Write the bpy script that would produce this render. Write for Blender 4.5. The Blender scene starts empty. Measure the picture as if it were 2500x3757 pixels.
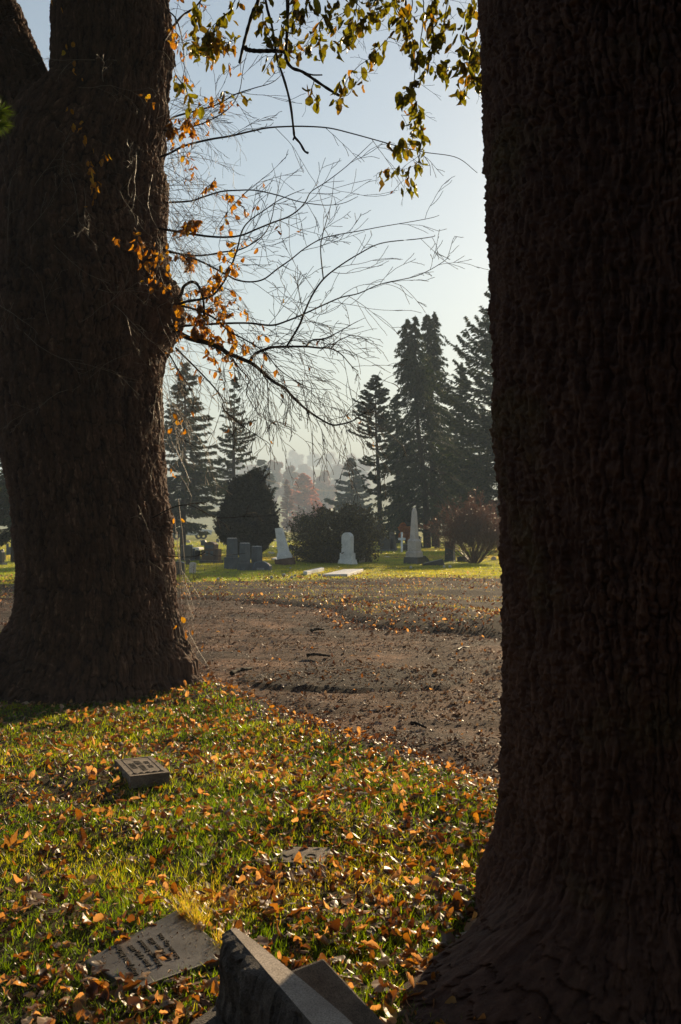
import bpy, bmesh, math, random
import numpy as np
from mathutils import Vector, Matrix

S = bpy.context.scene
COL = S.collection
RNG = np.random.default_rng(7)
random.seed(7)

# ------------------------------------------------------------------ camera, sky, sun, exposure
F, CX, CY, EYE = 3653.0, 1250.0, 1878.5, 1.5
PITCH = math.atan(47.5 / F)
cam = bpy.data.cameras.new('camera')
cam.sensor_fit = 'VERTICAL'
cam.sensor_height = 36.0
cam.lens = F / 3757.0 * 36.0
cam.clip_start = 0.05
cam.clip_end = 5000
cam.dof.use_dof = True
cam.dof.focus_distance = 6.0
cam.dof.aperture_fstop = 11.0
camo = bpy.data.objects.new('camera', cam)
camo.location = (0, 0, EYE)
camo.rotation_euler = (math.pi / 2 + PITCH, 0, 0)
COL.objects.link(camo)
S.camera = camo

SUN_AZ, SUN_EL = math.radians(26), math.radians(18.5)
world = bpy.data.worlds.new('World')
S.world = world
world.use_nodes = True
wn = world.node_tree.nodes
bg = wn['Background']
sky = wn.new('ShaderNodeTexSky')
sky.sky_type = 'NISHITA'
sky.sun_disc = False
sky.sun_elevation = SUN_EL
sky.sun_rotation = SUN_AZ
sky.altitude = 700
sky.air_density = 1.2
sky.dust_density = 0.75
sky.ozone_density = 0.4
world.node_tree.links.new(sky.outputs[0], bg.inputs[0])
bg.inputs[1].default_value = 0.05
sl = bpy.data.lights.new('sun', 'SUN')
sl.energy = 5.0
sl.angle = math.radians(0.53)
sl.color = (1.0, 0.76, 0.46)
so = bpy.data.objects.new('sun', sl)
sd = Vector((math.sin(SUN_AZ) * math.cos(SUN_EL), math.cos(SUN_AZ) * math.cos(SUN_EL), math.sin(SUN_EL)))
so.rotation_euler = sd.to_track_quat('Z', 'Y').to_euler()
so.location = (20, 40, 30)
COL.objects.link(so)
S.view_settings.view_transform = 'Standard'
S.view_settings.look = 'None'
S.view_settings.exposure = 1.3
S.view_settings.gamma = 1.0
S.cycles.max_bounces = 6
S.cycles.diffuse_bounces = 3
S.cycles.glossy_bounces = 2
S.cycles.transmission_bounces = 4
S.cycles.volume_bounces = 0
S.cycles.sample_clamp_indirect = 4.0
S.cycles.use_denoising = True

# ------------------------------------------------------------------ pixel <-> world
def ray(px, py):
    u = (px - CX) / F
    v = (CY - py) / F
    return np.array([u, math.cos(PITCH) - v * math.sin(PITCH), math.sin(PITCH) + v * math.cos(PITCH)])
def P(px, py, Y):
    d = ray(px, py)
    return np.array([0, 0, EYE]) + d * (Y / d[1])
def G(px, py, z=0.0):
    d = ray(px, py)
    return np.array([0, 0, EYE]) + d * ((z - EYE) / d[2])

# ------------------------------------------------------------------ noise
def _h(ix, iy, iz, seed=0):
    n = (ix.astype(np.int64) * 374761393 + iy.astype(np.int64) * 668265263 + iz.astype(np.int64) * 2147483647 + seed * 974634777) & 0xffffffff
    n = ((n ^ (n >> 13)) * 1274126177) & 0xffffffff
    n = ((n ^ (n >> 15)) * 2246822519) & 0xffffffff
    return ((n ^ (n >> 16)) & 0xffffff) / float(0x1000000)
def vnoise(x, y, z=None, seed=0):
    x = np.asarray(x, float); y = np.asarray(y, float)
    z = np.zeros_like(x) if z is None else np.asarray(z, float)
    x, y, z = np.broadcast_arrays(x, y, z)
    ix, iy, iz = np.floor(x), np.floor(y), np.floor(z)
    fx, fy, fz = x - ix, y - iy, z - iz
    fx = fx * fx * (3 - 2 * fx); fy = fy * fy * (3 - 2 * fy); fz = fz * fz * (3 - 2 * fz)
    r = 0
    for a in (0, 1):
        for b in (0, 1):
            for c in (0, 1):
                w = (fx if a else 1 - fx) * (fy if b else 1 - fy) * (fz if c else 1 - fz)
                r = r + w * _h(ix + a, iy + b, iz + c, seed)
    return r * 2 - 1
def fbm(x, y, z=None, o=4, seed=0):
    r = 0; a = 1.0; t = 0
    for i in range(o):
        k = 2.03 ** i
        r = r + a * vnoise(x * k + 3.1 * i, y * k, None if z is None else z * k, seed + i)
        t += a; a *= 0.5
    return r / t
def vor(x, y, seed=0):
    """distance to the border between cells (F2-F1) and a cell value"""
    ix, iy = np.floor(x), np.floor(y)
    f1 = np.full(x.shape, 9.0); f2 = np.full(x.shape, 9.0); cv = np.zeros(x.shape)
    for a in (-1, 0, 1):
        for b in (-1, 0, 1):
            jx, jy = ix + a, iy + b
            px = jx + 0.15 + 0.7 * _h(jx, jy, jx * 0, seed)
            py = jy + 0.15 + 0.7 * _h(jx, jy, jx * 0, seed + 5)
            d = np.hypot(px - x, py - y)
            m = d < f1
            f2 = np.where(m, f1, np.minimum(f2, d))
            cv = np.where(m, _h(jx, jy, jx * 0, seed + 9), cv)
            f1 = np.where(m, d, f1)
    return f2 - f1, cv
def sstep(a, b, x):
    t = np.clip((x - a) / (b - a), 0, 1)
    return t * t * (3 - 2 * t)

# ------------------------------------------------------------------ meshes and objects
def mesh(name, V, faces, tint=None, smooth=False):
    V = np.ascontiguousarray(V, dtype=np.float32)
    if not isinstance(faces, list):
        faces = [faces]
    faces = [np.asarray(f, dtype=np.int32) for f in faces if len(f)]
    me = bpy.data.meshes.new(name)
    me.vertices.add(len(V))
    me.vertices.foreach_set('co', V.ravel())
    nl = sum(f.size for f in faces); nf = sum(len(f) for f in faces)
    me.loops.add(nl); me.polygons.add(nf)
    me.loops.foreach_set('vertex_index', np.concatenate([f.ravel() for f in faces]))
    tot = np.concatenate([np.full(len(f), f.shape[1], np.int32) for f in faces])
    st = np.concatenate([[0], np.cumsum(tot)[:-1]]).astype(np.int32)
    me.polygons.foreach_set('loop_start', st)
    me.polygons.foreach_set('loop_total', tot)
    me.polygons.foreach_set('use_smooth', np.full(nf, smooth, dtype=bool))
    if tint is not None:
        at = me.attributes.new('tint', 'FLOAT', 'POINT')
        at.data.foreach_set('value', np.ascontiguousarray(tint, dtype=np.float32))
    me.update(calc_edges=True)
    me.validate()
    return me
def obj(name, me, m=None, parent=None):
    o = bpy.data.objects.new(name, me)
    if m is not None and not me.materials:
        me.materials.append(m)
    COL.objects.link(o)
    if parent is not None:
        o.parent = parent
    return o
def tag(o, label=None, cat=None, group=None, kind=None):
    if label: o['label'] = label
    if cat: o['category'] = cat
    if group: o['group'] = group
    if kind: o['kind'] = kind
    return o
def thing(name, label, cat, loc=(0, 0, 0), rotz=0.0, group=None):
    o = bpy.data.objects.new(name, None)
    o.empty_display_size = 0.1
    o.location = loc
    o.rotation_euler = (0, 0, rotz)
    COL.objects.link(o)
    return tag(o, label, cat, group)
def norm(v):
    v = np.asarray(v, float)
    return v / np.maximum(np.linalg.norm(v, axis=-1, keepdims=True), 1e-9)
def scatter(TV, TF, pos, X, Y, Z, scale, tint=None):
    """copies of template TV/TF with axes X,Y,Z (N,3) and scale (N,) or (N,3)"""
    N = len(pos); n = len(TV)
    sc = np.asarray(scale, float)
    if sc.ndim == 1: sc = np.repeat(sc[:, None], 3, 1)
    V = pos[:, None, :] + (TV[None, :, 0, None] * sc[:, None, 0, None]) * X[:, None, :] \
        + (TV[None, :, 1, None] * sc[:, None, 1, None]) * Y[:, None, :] + (TV[None, :, 2, None] * sc[:, None, 2, None]) * Z[:, None, :]
    FF = (TF[None] + (np.arange(N) * n)[:, None, None]).reshape(-1, TF.shape[1])
    t = None if tint is None else np.repeat(tint, n)
    return V.reshape(-1, 3), FF, t
class Bag:
    """collects pieces of one mesh"""
    def __init__(s): s.V = []; s.F = {}; s.T = []; s.n = 0
    def add(s, V, Fa, t=None):
        V = np.asarray(V, float); Fa = np.asarray(Fa)
        if len(V) == 0: return
        s.V.append(V); s.F.setdefault(Fa.shape[1], []).append(Fa + s.n)
        s.T.append(np.full(len(V), 0.5) if t is None else (np.full(len(V), t) if np.isscalar(t) else t))
        s.n += len(V)
    def build(s, name, smooth=False):
        return mesh(name, np.concatenate(s.V), [np.concatenate(f) for f in s.F.values()], np.concatenate(s.T), smooth)
def tube(pts, rad, k=5):
    pts = np.asarray(pts, float); n = len(pts)
    rad = np.broadcast_to(np.asarray(rad, float), (n,))
    t = norm(np.gradient(pts, axis=0))
    ref = np.array([0.31, 0.17, 0.94]) if abs(t[0] @ np.array([0.31, 0.17, 0.94])) < 0.9 else np.array([1.0, 0, 0.1])
    a = norm(np.cross(t, ref)); b = np.cross(t, a)
    ang = np.arange(k) * 2 * math.pi / k
    V = pts[:, None] + rad[:, None, None] * (np.cos(ang)[None, :, None] * a[:, None] + np.sin(ang)[None, :, None] * b[:, None])
    i = np.arange(n - 1)[:, None] * k; j = np.arange(k)[None]; j2 = (j + 1) % k
    Fq = np.stack([i + j, i + j2, i + k + j2, i + k + j], -1).reshape(-1, 4)
    return V.reshape(-1, 3), Fq
def smoothline(pts, n):
    pts = np.asarray(pts, float)
    if len(pts) == 2:
        return pts[0] + (pts[1] - pts[0]) * np.linspace(0, 1, n)[:, None]
    p = np.vstack([2 * pts[0] - pts[1], pts, 2 * pts[-1] - pts[-2]])
    m = len(pts) - 1
    u = np.linspace(0, m - 1e-6, n); i = np.floor(u).astype(int); f = (u - i)[:, None]
    a, b, c, d = p[i], p[i + 1], p[i + 2], p[i + 3]
    return 0.5 * (2 * b + (c - a) * f + (2 * a - 5 * b + 4 * c - d) * f ** 2 + (3 * b - a - 3 * c + d) * f ** 3)

# ------------------------------------------------------------------ materials
class M:
    def __init__(s, name):
        s.m = bpy.data.materials.new(name); s.m.use_nodes = True
        s.t = s.m.node_tree; s.t.nodes.clear()
        s.out = s.t.nodes.new('ShaderNodeOutputMaterial')
    def n(s, typ, ins=None, **kw):
        nd = s.t.nodes.new('ShaderNode' + typ)
        for k, v in kw.items(): setattr(nd, k, v)
        for k, v in (ins or {}).items():
            if isinstance(v, tuple) and len(v) == 2 and hasattr(v[0], 'outputs'):
                s.t.links.new(v[0].outputs[v[1]], nd.inputs[k])
            elif hasattr(v, 'outputs'):
                s.t.links.new(v.outputs[0], nd.inputs[k])
            else:
                nd.inputs[k].default_value = v
        return nd
    def ramp(s, fac, stops):
        r = s.n('ValToRGB', {'Fac': fac})
        e = r.color_ramp.elements
        while len(e) < len(stops): e.new(0.5)
        for el, (p, c) in zip(e, stops):
            el.position = p; el.color = (*c, 1)
        return r
    def noise(s, scale, detail=5, rough=0.55, vec=None, dist=0.0):
        if vec is None: vec = (s.n('TexCoord'), 'Object')
        return s.n('TexNoise', {'Vector': vec, 'Scale': scale, 'Detail': detail, 'Roughness': rough, 'Distortion': dist})
    def bump(s, h, strength, dist=0.01):
        return s.n('Bump', {'Height': h, 'Strength': strength, 'Distance': dist})
    def done(s, sh):
        s.t.links.new(sh.outputs[0], s.out.inputs['Surface']); return s.m

def stone_mat(name, c0, c1, c2, scale=14, rough=0.8, bump=0.35, spec=0.35, grain=180):
    m = M(name)
    big = m.noise(scale * 0.35, 5, 0.6)
    fine = m.noise(grain, 3, 0.7)
    r1 = m.ramp((big, 'Fac'), [(0.3, c0), (0.52, c1), (0.72, c2)])
    sp = m.ramp((fine, 'Fac'), [(0.38, (0.45,) * 3), (0.5, (1,) * 3), (0.62, (1.35,) * 3)])
    mx = m.n('MixRGB', {'Fac': 0.7, 'Color1': (r1, 'Color'), 'Color2': (sp, 'Color')}, blend_type='MULTIPLY')
    md = m.noise(scale, 8, 0.65)
    ad = m.n('Math', {0: (md, 'Fac'), 1: (fine, 'Fac')}, operation='ADD')
    b = m.bump(ad, bump, 0.01)
    return m.done(m.n('BsdfPrincipled', {'Base Color': (mx, 'Color'), 'Roughness': rough, 'Specular IOR Level': spec, 'Normal': b}))
def bark_mat(name, dark, mid, light, moss=None):
    m = M(name)
    at = m.n('Attribute', attribute_name='tint')
    tc = m.n('TexCoord')
    mp = m.n('Mapping', {'Vector': (tc, 'Object'), 'Scale': (1, 1, 0.35)})
    n1 = m.noise(22, 8, 0.7, (mp, 'Vector'))
    n2 = m.noise(2.2, 4, 0.6, (tc, 'Object'))
    ad = m.n('Math', {0: (n1, 'Fac'), 1: 0.75, 2: -0.28}, operation='MULTIPLY_ADD')
    sm = m.n('Math', {0: (at, 'Fac'), 1: 0.55, 2: ad}, operation='MULTIPLY_ADD')
    r = m.ramp(sm, [(0.18, dark), (0.5, mid), (0.85, light)])
    col = r
    if moss:
        f = m.ramp((n2, 'Fac'), [(0.56, (0, 0, 0)), (0.7, (1, 1, 1))])
        f2 = m.n('Math', {0: (f, 'Color'), 1: 0.5}, operation='MULTIPLY')
        col = m.n('MixRGB', {'Fac': f2, 'Color1': (r, 'Color'), 'Color2': (*moss, 1)})
    n3 = m.noise(90, 6, 0.7, (mp, 'Vector'))
    b = m.bump((n3, 'Fac'), 0.8, 0.012)
    return m.done(m.n('BsdfPrincipled', {'Base Color': (col, 'Color'), 'Roughness': 0.85, 'Specular IOR Level': 0.3, 'Normal': b}))
def leaf_mat(name, stops, back=None, trans=0.5, rough=0.45, tmul=(1.6, 1.3, 0.9), spec=0.5, vein=True):
    m = M(name)
    at = m.n('Attribute', attribute_name='tint')
    r = m.ramp((at, 'Fac'), stops)
    nz = m.noise(60, 4, 0.6)
    v = m.ramp((nz, 'Fac'), [(0.3, (0.6,) * 3), (0.7, (1.25,) * 3)])
    c = m.n('MixRGB', {'Fac': 0.8, 'Color1': (r, 'Color'), 'Color2': (v, 'Color')}, blend_type='MULTIPLY')
    col = c
    if back:
        g = m.n('NewGeometry')
        col = m.n('MixRGB', {'Fac': (g, 'Backfacing'), 'Color1': (c, 'Color'), 'Color2': (*back, 1)})
    pr = m.n('BsdfPrincipled', {'Base Color': (col, 'Color'), 'Roughness': rough, 'Specular IOR Level': spec})
    tcol = m.n('MixRGB', {'Fac': 1.0, 'Color1': (c, 'Color'), 'Color2': (*tmul, 1)}, blend_type='MULTIPLY')
    tr = m.n('BsdfTranslucent', {'Color': (tcol, 'Color')})
    mx = m.n('MixShader', {0: trans, 1: pr, 2: tr})
    return m.done(mx)
def plain_mat(name, c, rough=0.6, spec=0.5, metal=0.0):
    m = M(name)
    nz = m.noise(9, 4)
    v = m.ramp((nz, 'Fac'), [(0.3, tuple(x * 0.8 for x in c)), (0.7, tuple(min(1, x * 1.15) for x in c))])
    return m.done(m.n('BsdfPrincipled', {'Base Color': (v, 'Color'), 'Roughness': rough, 'Specular IOR Level': spec, 'Metallic': metal}))
# ------------------------------------------------------------------ terrain
ROAD_NEAR_PX = [(0, 2292), (420, 2395), (750, 2490), (1150, 2610), (1500, 2722), (1860, 2850)]
near = [tuple(G(x, y)[:2]) for x, y in ROAD_NEAR_PX]
far = [tuple(G(x, y)[:2]) for x, y in [(1846, 2328), (1527, 2307), (1328, 2287), (1240, 2228), (1000, 2205), (730, 2190), (0, 2196)]]
dn = (near[-1][0] - near[-3][0], near[-1][1] - near[-3][1])
kn = math.hypot(*dn); dn = (dn[0] / kn, dn[1] / kn)
ROAD = [(-40, 17.5), (-15, 17.0)] + near + [(near[-1][0] + dn[0] * 4, near[-1][1] + dn[1] * 4), (near[-1][0] + dn[0] * 12, near[-1][1] + dn[1] * 12)] \
    + [(far[0][0] + dn[0] * 18, far[0][1] + dn[1] * 18)] + far + [(-15, 22.6), (-40, 24)]
ROAD = np.array(ROAD)
def sdpoly(poly, x, y):
    x = np.asarray(x, float); y = np.asarray(y, float)
    d = np.full(x.shape, 1e9); ins = np.zeros(x.shape, bool)
    n = len(poly)
    for i in range(n):
        x0, y0 = poly[i]; x1, y1 = poly[(i + 1) % n]
        ex, ey = x1 - x0, y1 - y0
        t = np.clip(((x - x0) * ex + (y - y0) * ey) / (ex * ex + ey * ey), 0, 1)
        d = np.minimum(d, np.hypot(x - x0 - t * ex, y - y0 - t * ey))
        c = ((y0 > y) != (y1 > y))
        with np.errstate(divide='ignore', invalid='ignore'):
            xi = x0 + (y - y0) * ex / (ey if ey != 0 else 1e-9)
        ins ^= c & (x < xi)
    return np.where(ins, -d, d)
def near_side(x, y):
    """True on the camera's side of the road"""
    yy = np.interp(x, [-40, near[0][0], near[2][0], near[-1][0], near[-1][0] + dn[0] * 12], [17.5, near[0][1], near[2][1], near[-1][1], near[-1][1] + dn[1] * 12])
    return y < yy
FLAT = [(*G(576, 3497)[:2], 0.42, 0.015), (*G(1110, 3135)[:2], 0.35, 0.0), (-1.17, 5.85, 0.42, 0.05)]
def H0(x, y):
    x = np.asarray(x, float); y = np.asarray(y, float)
    r = np.hypot(x, y)
    far_ = np.interp(y, [220, 300, 450, 700, 1000, 1400, 1900], [0, -3, 0, 16, 42, 80, 100])
    z = far_ + sstep(60, 300, r) * 1.2 * fbm(x / 60, y / 60, seed=3) * sstep(180, 260, y)
    w = 1 - sstep(30, 60, r)
    z = z + w * (0.055 * fbm(x / 1.0, y / 0.7, seed=11, o=3) + 0.03 * fbm(x / 3.1, y / 2.3, seed=21, o=2))
    return z
def RSD(x, y):
    return sdpoly(ROAD, x, y) + 0.22 * fbm(np.asarray(x) / 1.3, np.asarray(y) / 1.3, seed=31, o=3)
def H(x, y):
    x = np.asarray(x, float); y = np.asarray(y, float)
    z = H0(x, y)
    sd = RSD(x, y)
    for (fx, fy, fr, fz) in FLAT:
        wf = np.exp(-(((x - fx) ** 2 + (y - fy) ** 2) / fr ** 2) ** 2)
        z = z * (1 - wf) + fz * wf
    bank = np.exp(-((sd - 1.3) / 1.1) ** 2) * (~near_side(x, y)) * sstep(-2.2, 0.5, x) * (y < 40)
    z = z + bank * (0.13 + 0.07 * fbm(x / 0.8, y / 0.8, seed=5))
    nb = np.exp(-((sd - 0.5) / 0.5) ** 2) * near_side(x, y)
    z = z + 0.03 * nb
    return z - 0.14 * sstep(0.25, -0.45, sd)
def road_z(x, y):
    z = 0.5 * H0(x, y) - 0.045 + 0.042 * fbm(x / 0.9, y / 0.5, seed=41, o=4) + 0.014 * fbm(x / 0.16, y / 0.13, seed=43, o=2)
    # worn lip of an old tar patch in the middle of the road
    cx, cy = G(1290, 2480)[:2]
    e = np.hypot((x - cx) / 1.15, (y - cy) / 0.75) + 0.16 * fbm(x / 0.35, y / 0.35, seed=44)
    return z + 0.035 * sstep(1.0, 0.93, e), e

ax = np.concatenate([-np.geomspace(9, 1000, 60)[::-1], np.arange(-8.9, 8.95, 0.07), np.geomspace(9, 1000, 60)])
ay = np.concatenate([np.arange(-14, 1.6, 0.4), np.arange(1.6, 14, 0.055), np.arange(14, 50, 0.22), np.geomspace(50, 2000, 76)])
gx, gy = np.meshgrid(ax, ay)
gz = H(gx, gy)
ny, nx = gx.shape
i = (np.arange(ny - 1)[:, None] * nx + np.arange(nx - 1)[None]).ravel()
GF = np.stack([i, i + 1, i + nx + 1, i + nx], -1)
near_m = near_side(gx, gy)
sdg = RSD(gx, gy)
# tint: 0 bare leafy soil, 1 turf
bankside = (~near_m) & (gy < 32)
edge_far = np.interp(gx, [-20, -8, -3, 0, 3, 9], [24.5, 25.5, 26.5, 27.5, 28.5, 29]) + 1.2 * fbm(gx / 1.5, gy / 1.5, seed=51)
turf = np.where(near_m, 0.8 - 0.8 * sstep(0.9, 0.2, sdg), sstep(-0.8, 0.8, gy - edge_far))

m = M('ground')
at = m.n('Attribute', attribute_name='tint')
geo = m.n('NewGeometry')
n1 = m.noise(0.35, 5, 0.6, (geo, 'Position'))
n2 = m.noise(7, 6, 0.7, (geo, 'Position'))
n3 = m.noise(60, 4, 0.7, (geo, 'Position'))
soil = m.ramp((n2, 'Fac'), [(0.3, (0.012, 0.008, 0.005)), (0.55, (0.035, 0.02, 0.012)), (0.75, (0.09, 0.053, 0.03))])
tu = m.ramp((n1, 'Fac'), [(0.34, (0.07, 0.1, 0.012)), (0.5, (0.2, 0.21, 0.018)), (0.62, (0.3, 0.26, 0.03)), (0.74, (0.3, 0.21, 0.09))])
tu2 = m.n('MixRGB', {'Fac': 0.6, 'Color1': (tu, 'Color'), 'Color2': (m.ramp((n3, 'Fac'), [(0.3, (0.5,) * 3), (0.7, (1.4,) * 3)]), 'Color')}, blend_type='MULTIPLY')
# close to, the turf is soil under modelled blades; far away it is the grass itself
yy = m.n('SeparateXYZ', {0: (geo, 'Position')})
df = m.n('MapRange', {'Value': (yy, 'Y'), 'From Min': 14, 'From Max': 26, 'To Min': 0.12, 'To Max': 1.0})
fac = m.n('Math', {0: (at, 'Fac'), 1: (df, 'Result')}, operation='MULTIPLY')
colg = m.n('MixRGB', {'Fac': fac, 'Color1': (soil, 'Color'), 'Color2': (tu2, 'Color')})
hb = m.n('Math', {0: (n2, 'Fac'), 1: (n3, 'Fac')}, operation='ADD')
bmp = m.bump(hb, 0.9, 0.03)
GROUND_MAT = m.done(m.n('BsdfPrincipled', {'Base Color': (colg, 'Color'), 'Roughness': 0.95, 'Specular IOR Level': 0.2, 'Normal': bmp}))
g = obj('ground', mesh('ground', np.stack([gx, gy, gz], -1).reshape(-1, 3), GF, turf.ravel(), True), GROUND_MAT)
tag(g, kind='structure')

ax = np.concatenate([np.arange(-24, -7, 0.16), np.arange(-7, 7.5, 0.055)])
ay = np.concatenate([np.arange(0, 6, 0.1), np.arange(6, 28, 0.055)])
gx, gy = np.meshgrid(ax, ay)
sdr = sdpoly(ROAD, gx, gy)
gz, patch = road_z(gx, gy)
ny, nx = gx.shape
i = (np.arange(ny - 1)[:, None] * nx + np.arange(nx - 1)[None]).ravel()
RF = np.stack([i, i + 1, i + nx + 1, i + nx], -1)
keep = (sdr.ravel()[RF].max(1) < 0.6)
RF = RF[keep]
used = np.unique(RF); remap = np.zeros(gx.size, int); remap[used] = np.arange(len(used))
tar = sstep(1.05, 0.95, patch) + sstep(-3.5, -5.0, gx) * 0.8 + 0.7 * sstep(0.15, 0.35, fbm(gx / 2.2, gy / 1.2, seed=47, o=2))
m = M('dirt_road')
at = m.n('Attribute', attribute_name='tint')
geo = m.n('NewGeometry')
n1 = m.noise(1.2, 6, 0.65, (geo, 'Position'))
n2 = m.noise(38, 5, 0.75, (geo, 'Position'))
n3 = m.noise(120, 3, 0.7, (geo, 'Position'))
dirt = m.ramp((n1, 'Fac'), [(0.3, (0.045, 0.021, 0.0115)), (0.5, (0.13, 0.066, 0.038)), (0.68, (0.36, 0.205, 0.13))])
tarc = m.ramp((n1, 'Fac'), [(0.3, (0.032, 0.019, 0.013)), (0.7, (0.085, 0.054, 0.04))])
c = m.n('MixRGB', {'Fac': (at, 'Fac'), 'Color1': (dirt, 'Color'), 'Color2': (tarc, 'Color')})
c = m.n('MixRGB', {'Fac': 0.85, 'Color1': (c, 'Color'), 'Color2': (m.ramp((n2, 'Fac'), [(0.32, (0.35,) * 3), (0.5, (0.9,) * 3), (0.68, (1.7,) * 3)]), 'Color')}, blend_type='MULTIPLY')
hb = m.n('Math', {0: (n2, 'Fac'), 1: (n3, 'Fac')}, operation='ADD')
ROAD_MAT = m.done(m.n('BsdfPrincipled', {'Base Color': (c, 'Color'), 'Roughness': 0.9, 'Specular IOR Level': 0.25, 'Normal': m.bump(hb, 1.0, 0.04)}))
rd = obj('dirt_road', mesh('dirt_road', np.stack([gx, gy, gz], -1).reshape(-1, 3)[used], remap[RF], np.clip(tar, 0, 1).ravel()[used], True), ROAD_MAT)
tag(rd, kind='structure')
def surf(x, y):
    return np.maximum(H(x, y), np.where(sdpoly(ROAD, x, y) < 0.5, road_z(x, y)[0], -9))

# ------------------------------------------------------------------ big trunks
BARK_L = bark_mat('bark_left', (0.03, 0.015, 0.0105), (0.11, 0.058, 0.038), (0.4, 0.26, 0.17))
BARK_R = bark_mat('bark_right', (0.06, 0.029, 0.021), (0.11, 0.055, 0.038), (0.2, 0.115, 0.08), moss=(0.085, 0.07, 0.024))
def bark_tube(axis, rad, nz, nt, lobes=None, seed=0, pw=0.055, ph=0.2, depth=0.03, bumps=(), bias=0.0):
    """axis: function t->(n,3) array, rad: t->(n,), t in 0..1"""
    t = np.linspace(0, 1, nz)
    C = axis(t); Rr = rad(t)
    tan = norm(np.gradient(C, axis=0))
    a = norm(np.cross(np.array([0, 1.0, 0.05]), tan)); b = np.cross(a, tan)   # angle 0 right, pi/2 camera side, pi left
    # more columns on the side that faces the camera
    u = np.linspace(0, 1, nt, endpoint=False)
    th = 2 * math.pi * u + 0.55 * np.sin(2 * math.pi * u)
    th = th - math.pi / 2
    arc = np.concatenate([[0], np.cumsum(np.linalg.norm(np.diff(C, axis=0), axis=1))])
    TH, AR = np.meshgrid(th, arc)
    R0 = Rr[:, None] * np.ones_like(TH)
    if lobes is not None:
        R0 = R0 * lobes(TH, C[:, 2][:, None] * np.ones_like(TH))
    D = a[:, None] * np.cos(TH)[..., None] + b[:, None] * np.sin(TH)[..., None]
    rm = float(np.median(Rr))
    s = TH * rm
    wx = s + 0.022 * fbm(s / 0.035, AR / 0.06, seed=seed, o=4) + 0.035 * fbm(s / 0.6, AR / 0.9, seed=seed + 40, o=2)
    wy = AR + 0.07 * fbm(s / 0.04, AR / 0.08, seed=seed + 3, o=4)
    e1, cv = vor(wx / pw, wy / ph, seed)
    e2, c2_ = vor(wx / (pw * 0.52) + 7, wy / (ph * 0.45), seed + 1)
    e3, c3_ = vor(wx / (pw * 1.9) + 3, wy / (ph * 4.2), seed + 2)
    rough = fbm(s / 0.016, AR / 0.03, seed=seed + 8, o=4)
    flake = fbm(s / 0.03, AR / 0.012, seed=seed + 9, o=2)
    rdg = 1 - np.abs(fbm(wx / (pw * 0.85), AR / 0.24, seed=seed + 20, o=3)) * 2.2
    mix = sstep(-0.4, 0.25, fbm(s / 0.35, AR / 0.5, seed=seed + 22, o=2) + bias)
    plates = sstep(0.0, 0.13, e1) * (0.45 + 0.35 * cv) + sstep(0.0, 0.25, e2) * (0.12 + 0.16 * c2_)
    ridges = 0.25 + 0.75 * np.clip(rdg, 0, 1) ** 1.3
    h = plates * (1 - 0.75 * mix) + ridges * (0.15 + 0.6 * mix) + 0.30 * sstep(0.0, 0.10, e3) - 0.2 + 0.06 * flake
    TN = 0.6 * h + 0.22 * rough + 0.2 * fbm(s / 0.08, AR / 0.22, seed=seed + 30, o=3)
    big = fbm(np.cos(TH) * 2.2, np.sin(TH) * 2.2, AR / 0.9, o=3, seed=seed + 12)
    disp = depth * (h - 0.8) + 0.013 * rough + 0.006 * flake + 0.06 * rm * big
    for (bt, bth, br, bh) in bumps:
        dth = np.angle(np.exp(1j * (TH - bth)))
        q = np.hypot(dth * rm, AR - bt) / br
        disp = disp + bh * np.exp(-q * q) * (1 + 0.35 * fbm(s / 0.06, AR / 0.06, seed=seed + 15))
    Pp = C[:, None] + D * (R0 + disp)[..., None]
    fl = np.clip((R0 / Rr[:, None] - 1.08) / 0.3, 0, 1)      # root flare: bark that follows the surface instead of stretching
    d3 = 0.022 * fbm(Pp[..., 0] / 0.07, Pp[..., 1] / 0.07, Pp[..., 2] / 0.12, o=4, seed=seed + 50) - 0.03 * (np.abs(fbm(Pp[..., 0] / 0.11, Pp[..., 1] / 0.11, Pp[..., 2] / 0.3, o=3, seed=seed + 54)) < 0.06)
    Pp = Pp + D * (d3 * (0.15 + 0.85 * fl))[..., None]
    i = np.arange(nz - 1)[:, None] * nt; j = np.arange(nt)[None]; j2 = (j + 1) % nt
    Fq = np.stack([i + j, i + j2, i + nt + j2, i + nt + j], -1).reshape(-1, 4)
    return Pp.reshape(-1, 3), Fq, np.clip(TN, 0, 1).ravel()
def rows_axis(rows, Y, zbot, ztop, lean=0.0):
    """rows: (py, left, right) silhouette in photo pixels of a round trunk standing Y metres away"""
    z = np.array([P(1250, r[0], Y)[2] for r in rows]); c = np.array([(r[1] + r[2]) / 2 for r in rows]); w = np.array([(r[2] - r[1]) / 2 for r in rows])
    o = np.argsort(z); z, c, w = z[o], c[o], w[o]
    X = (c - CX) / F * Y; R_ = w / F * Y * 0.985
    zz = lambda t: zbot + (ztop - zbot) * t
    axis = lambda t: np.stack([np.interp(zz(t), z, X), Y + lean * (zz(t) - 1.5), zz(t)], -1)
    return axis, (lambda t: np.interp(zz(t), z, R_))
LY = 9.35
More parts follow.
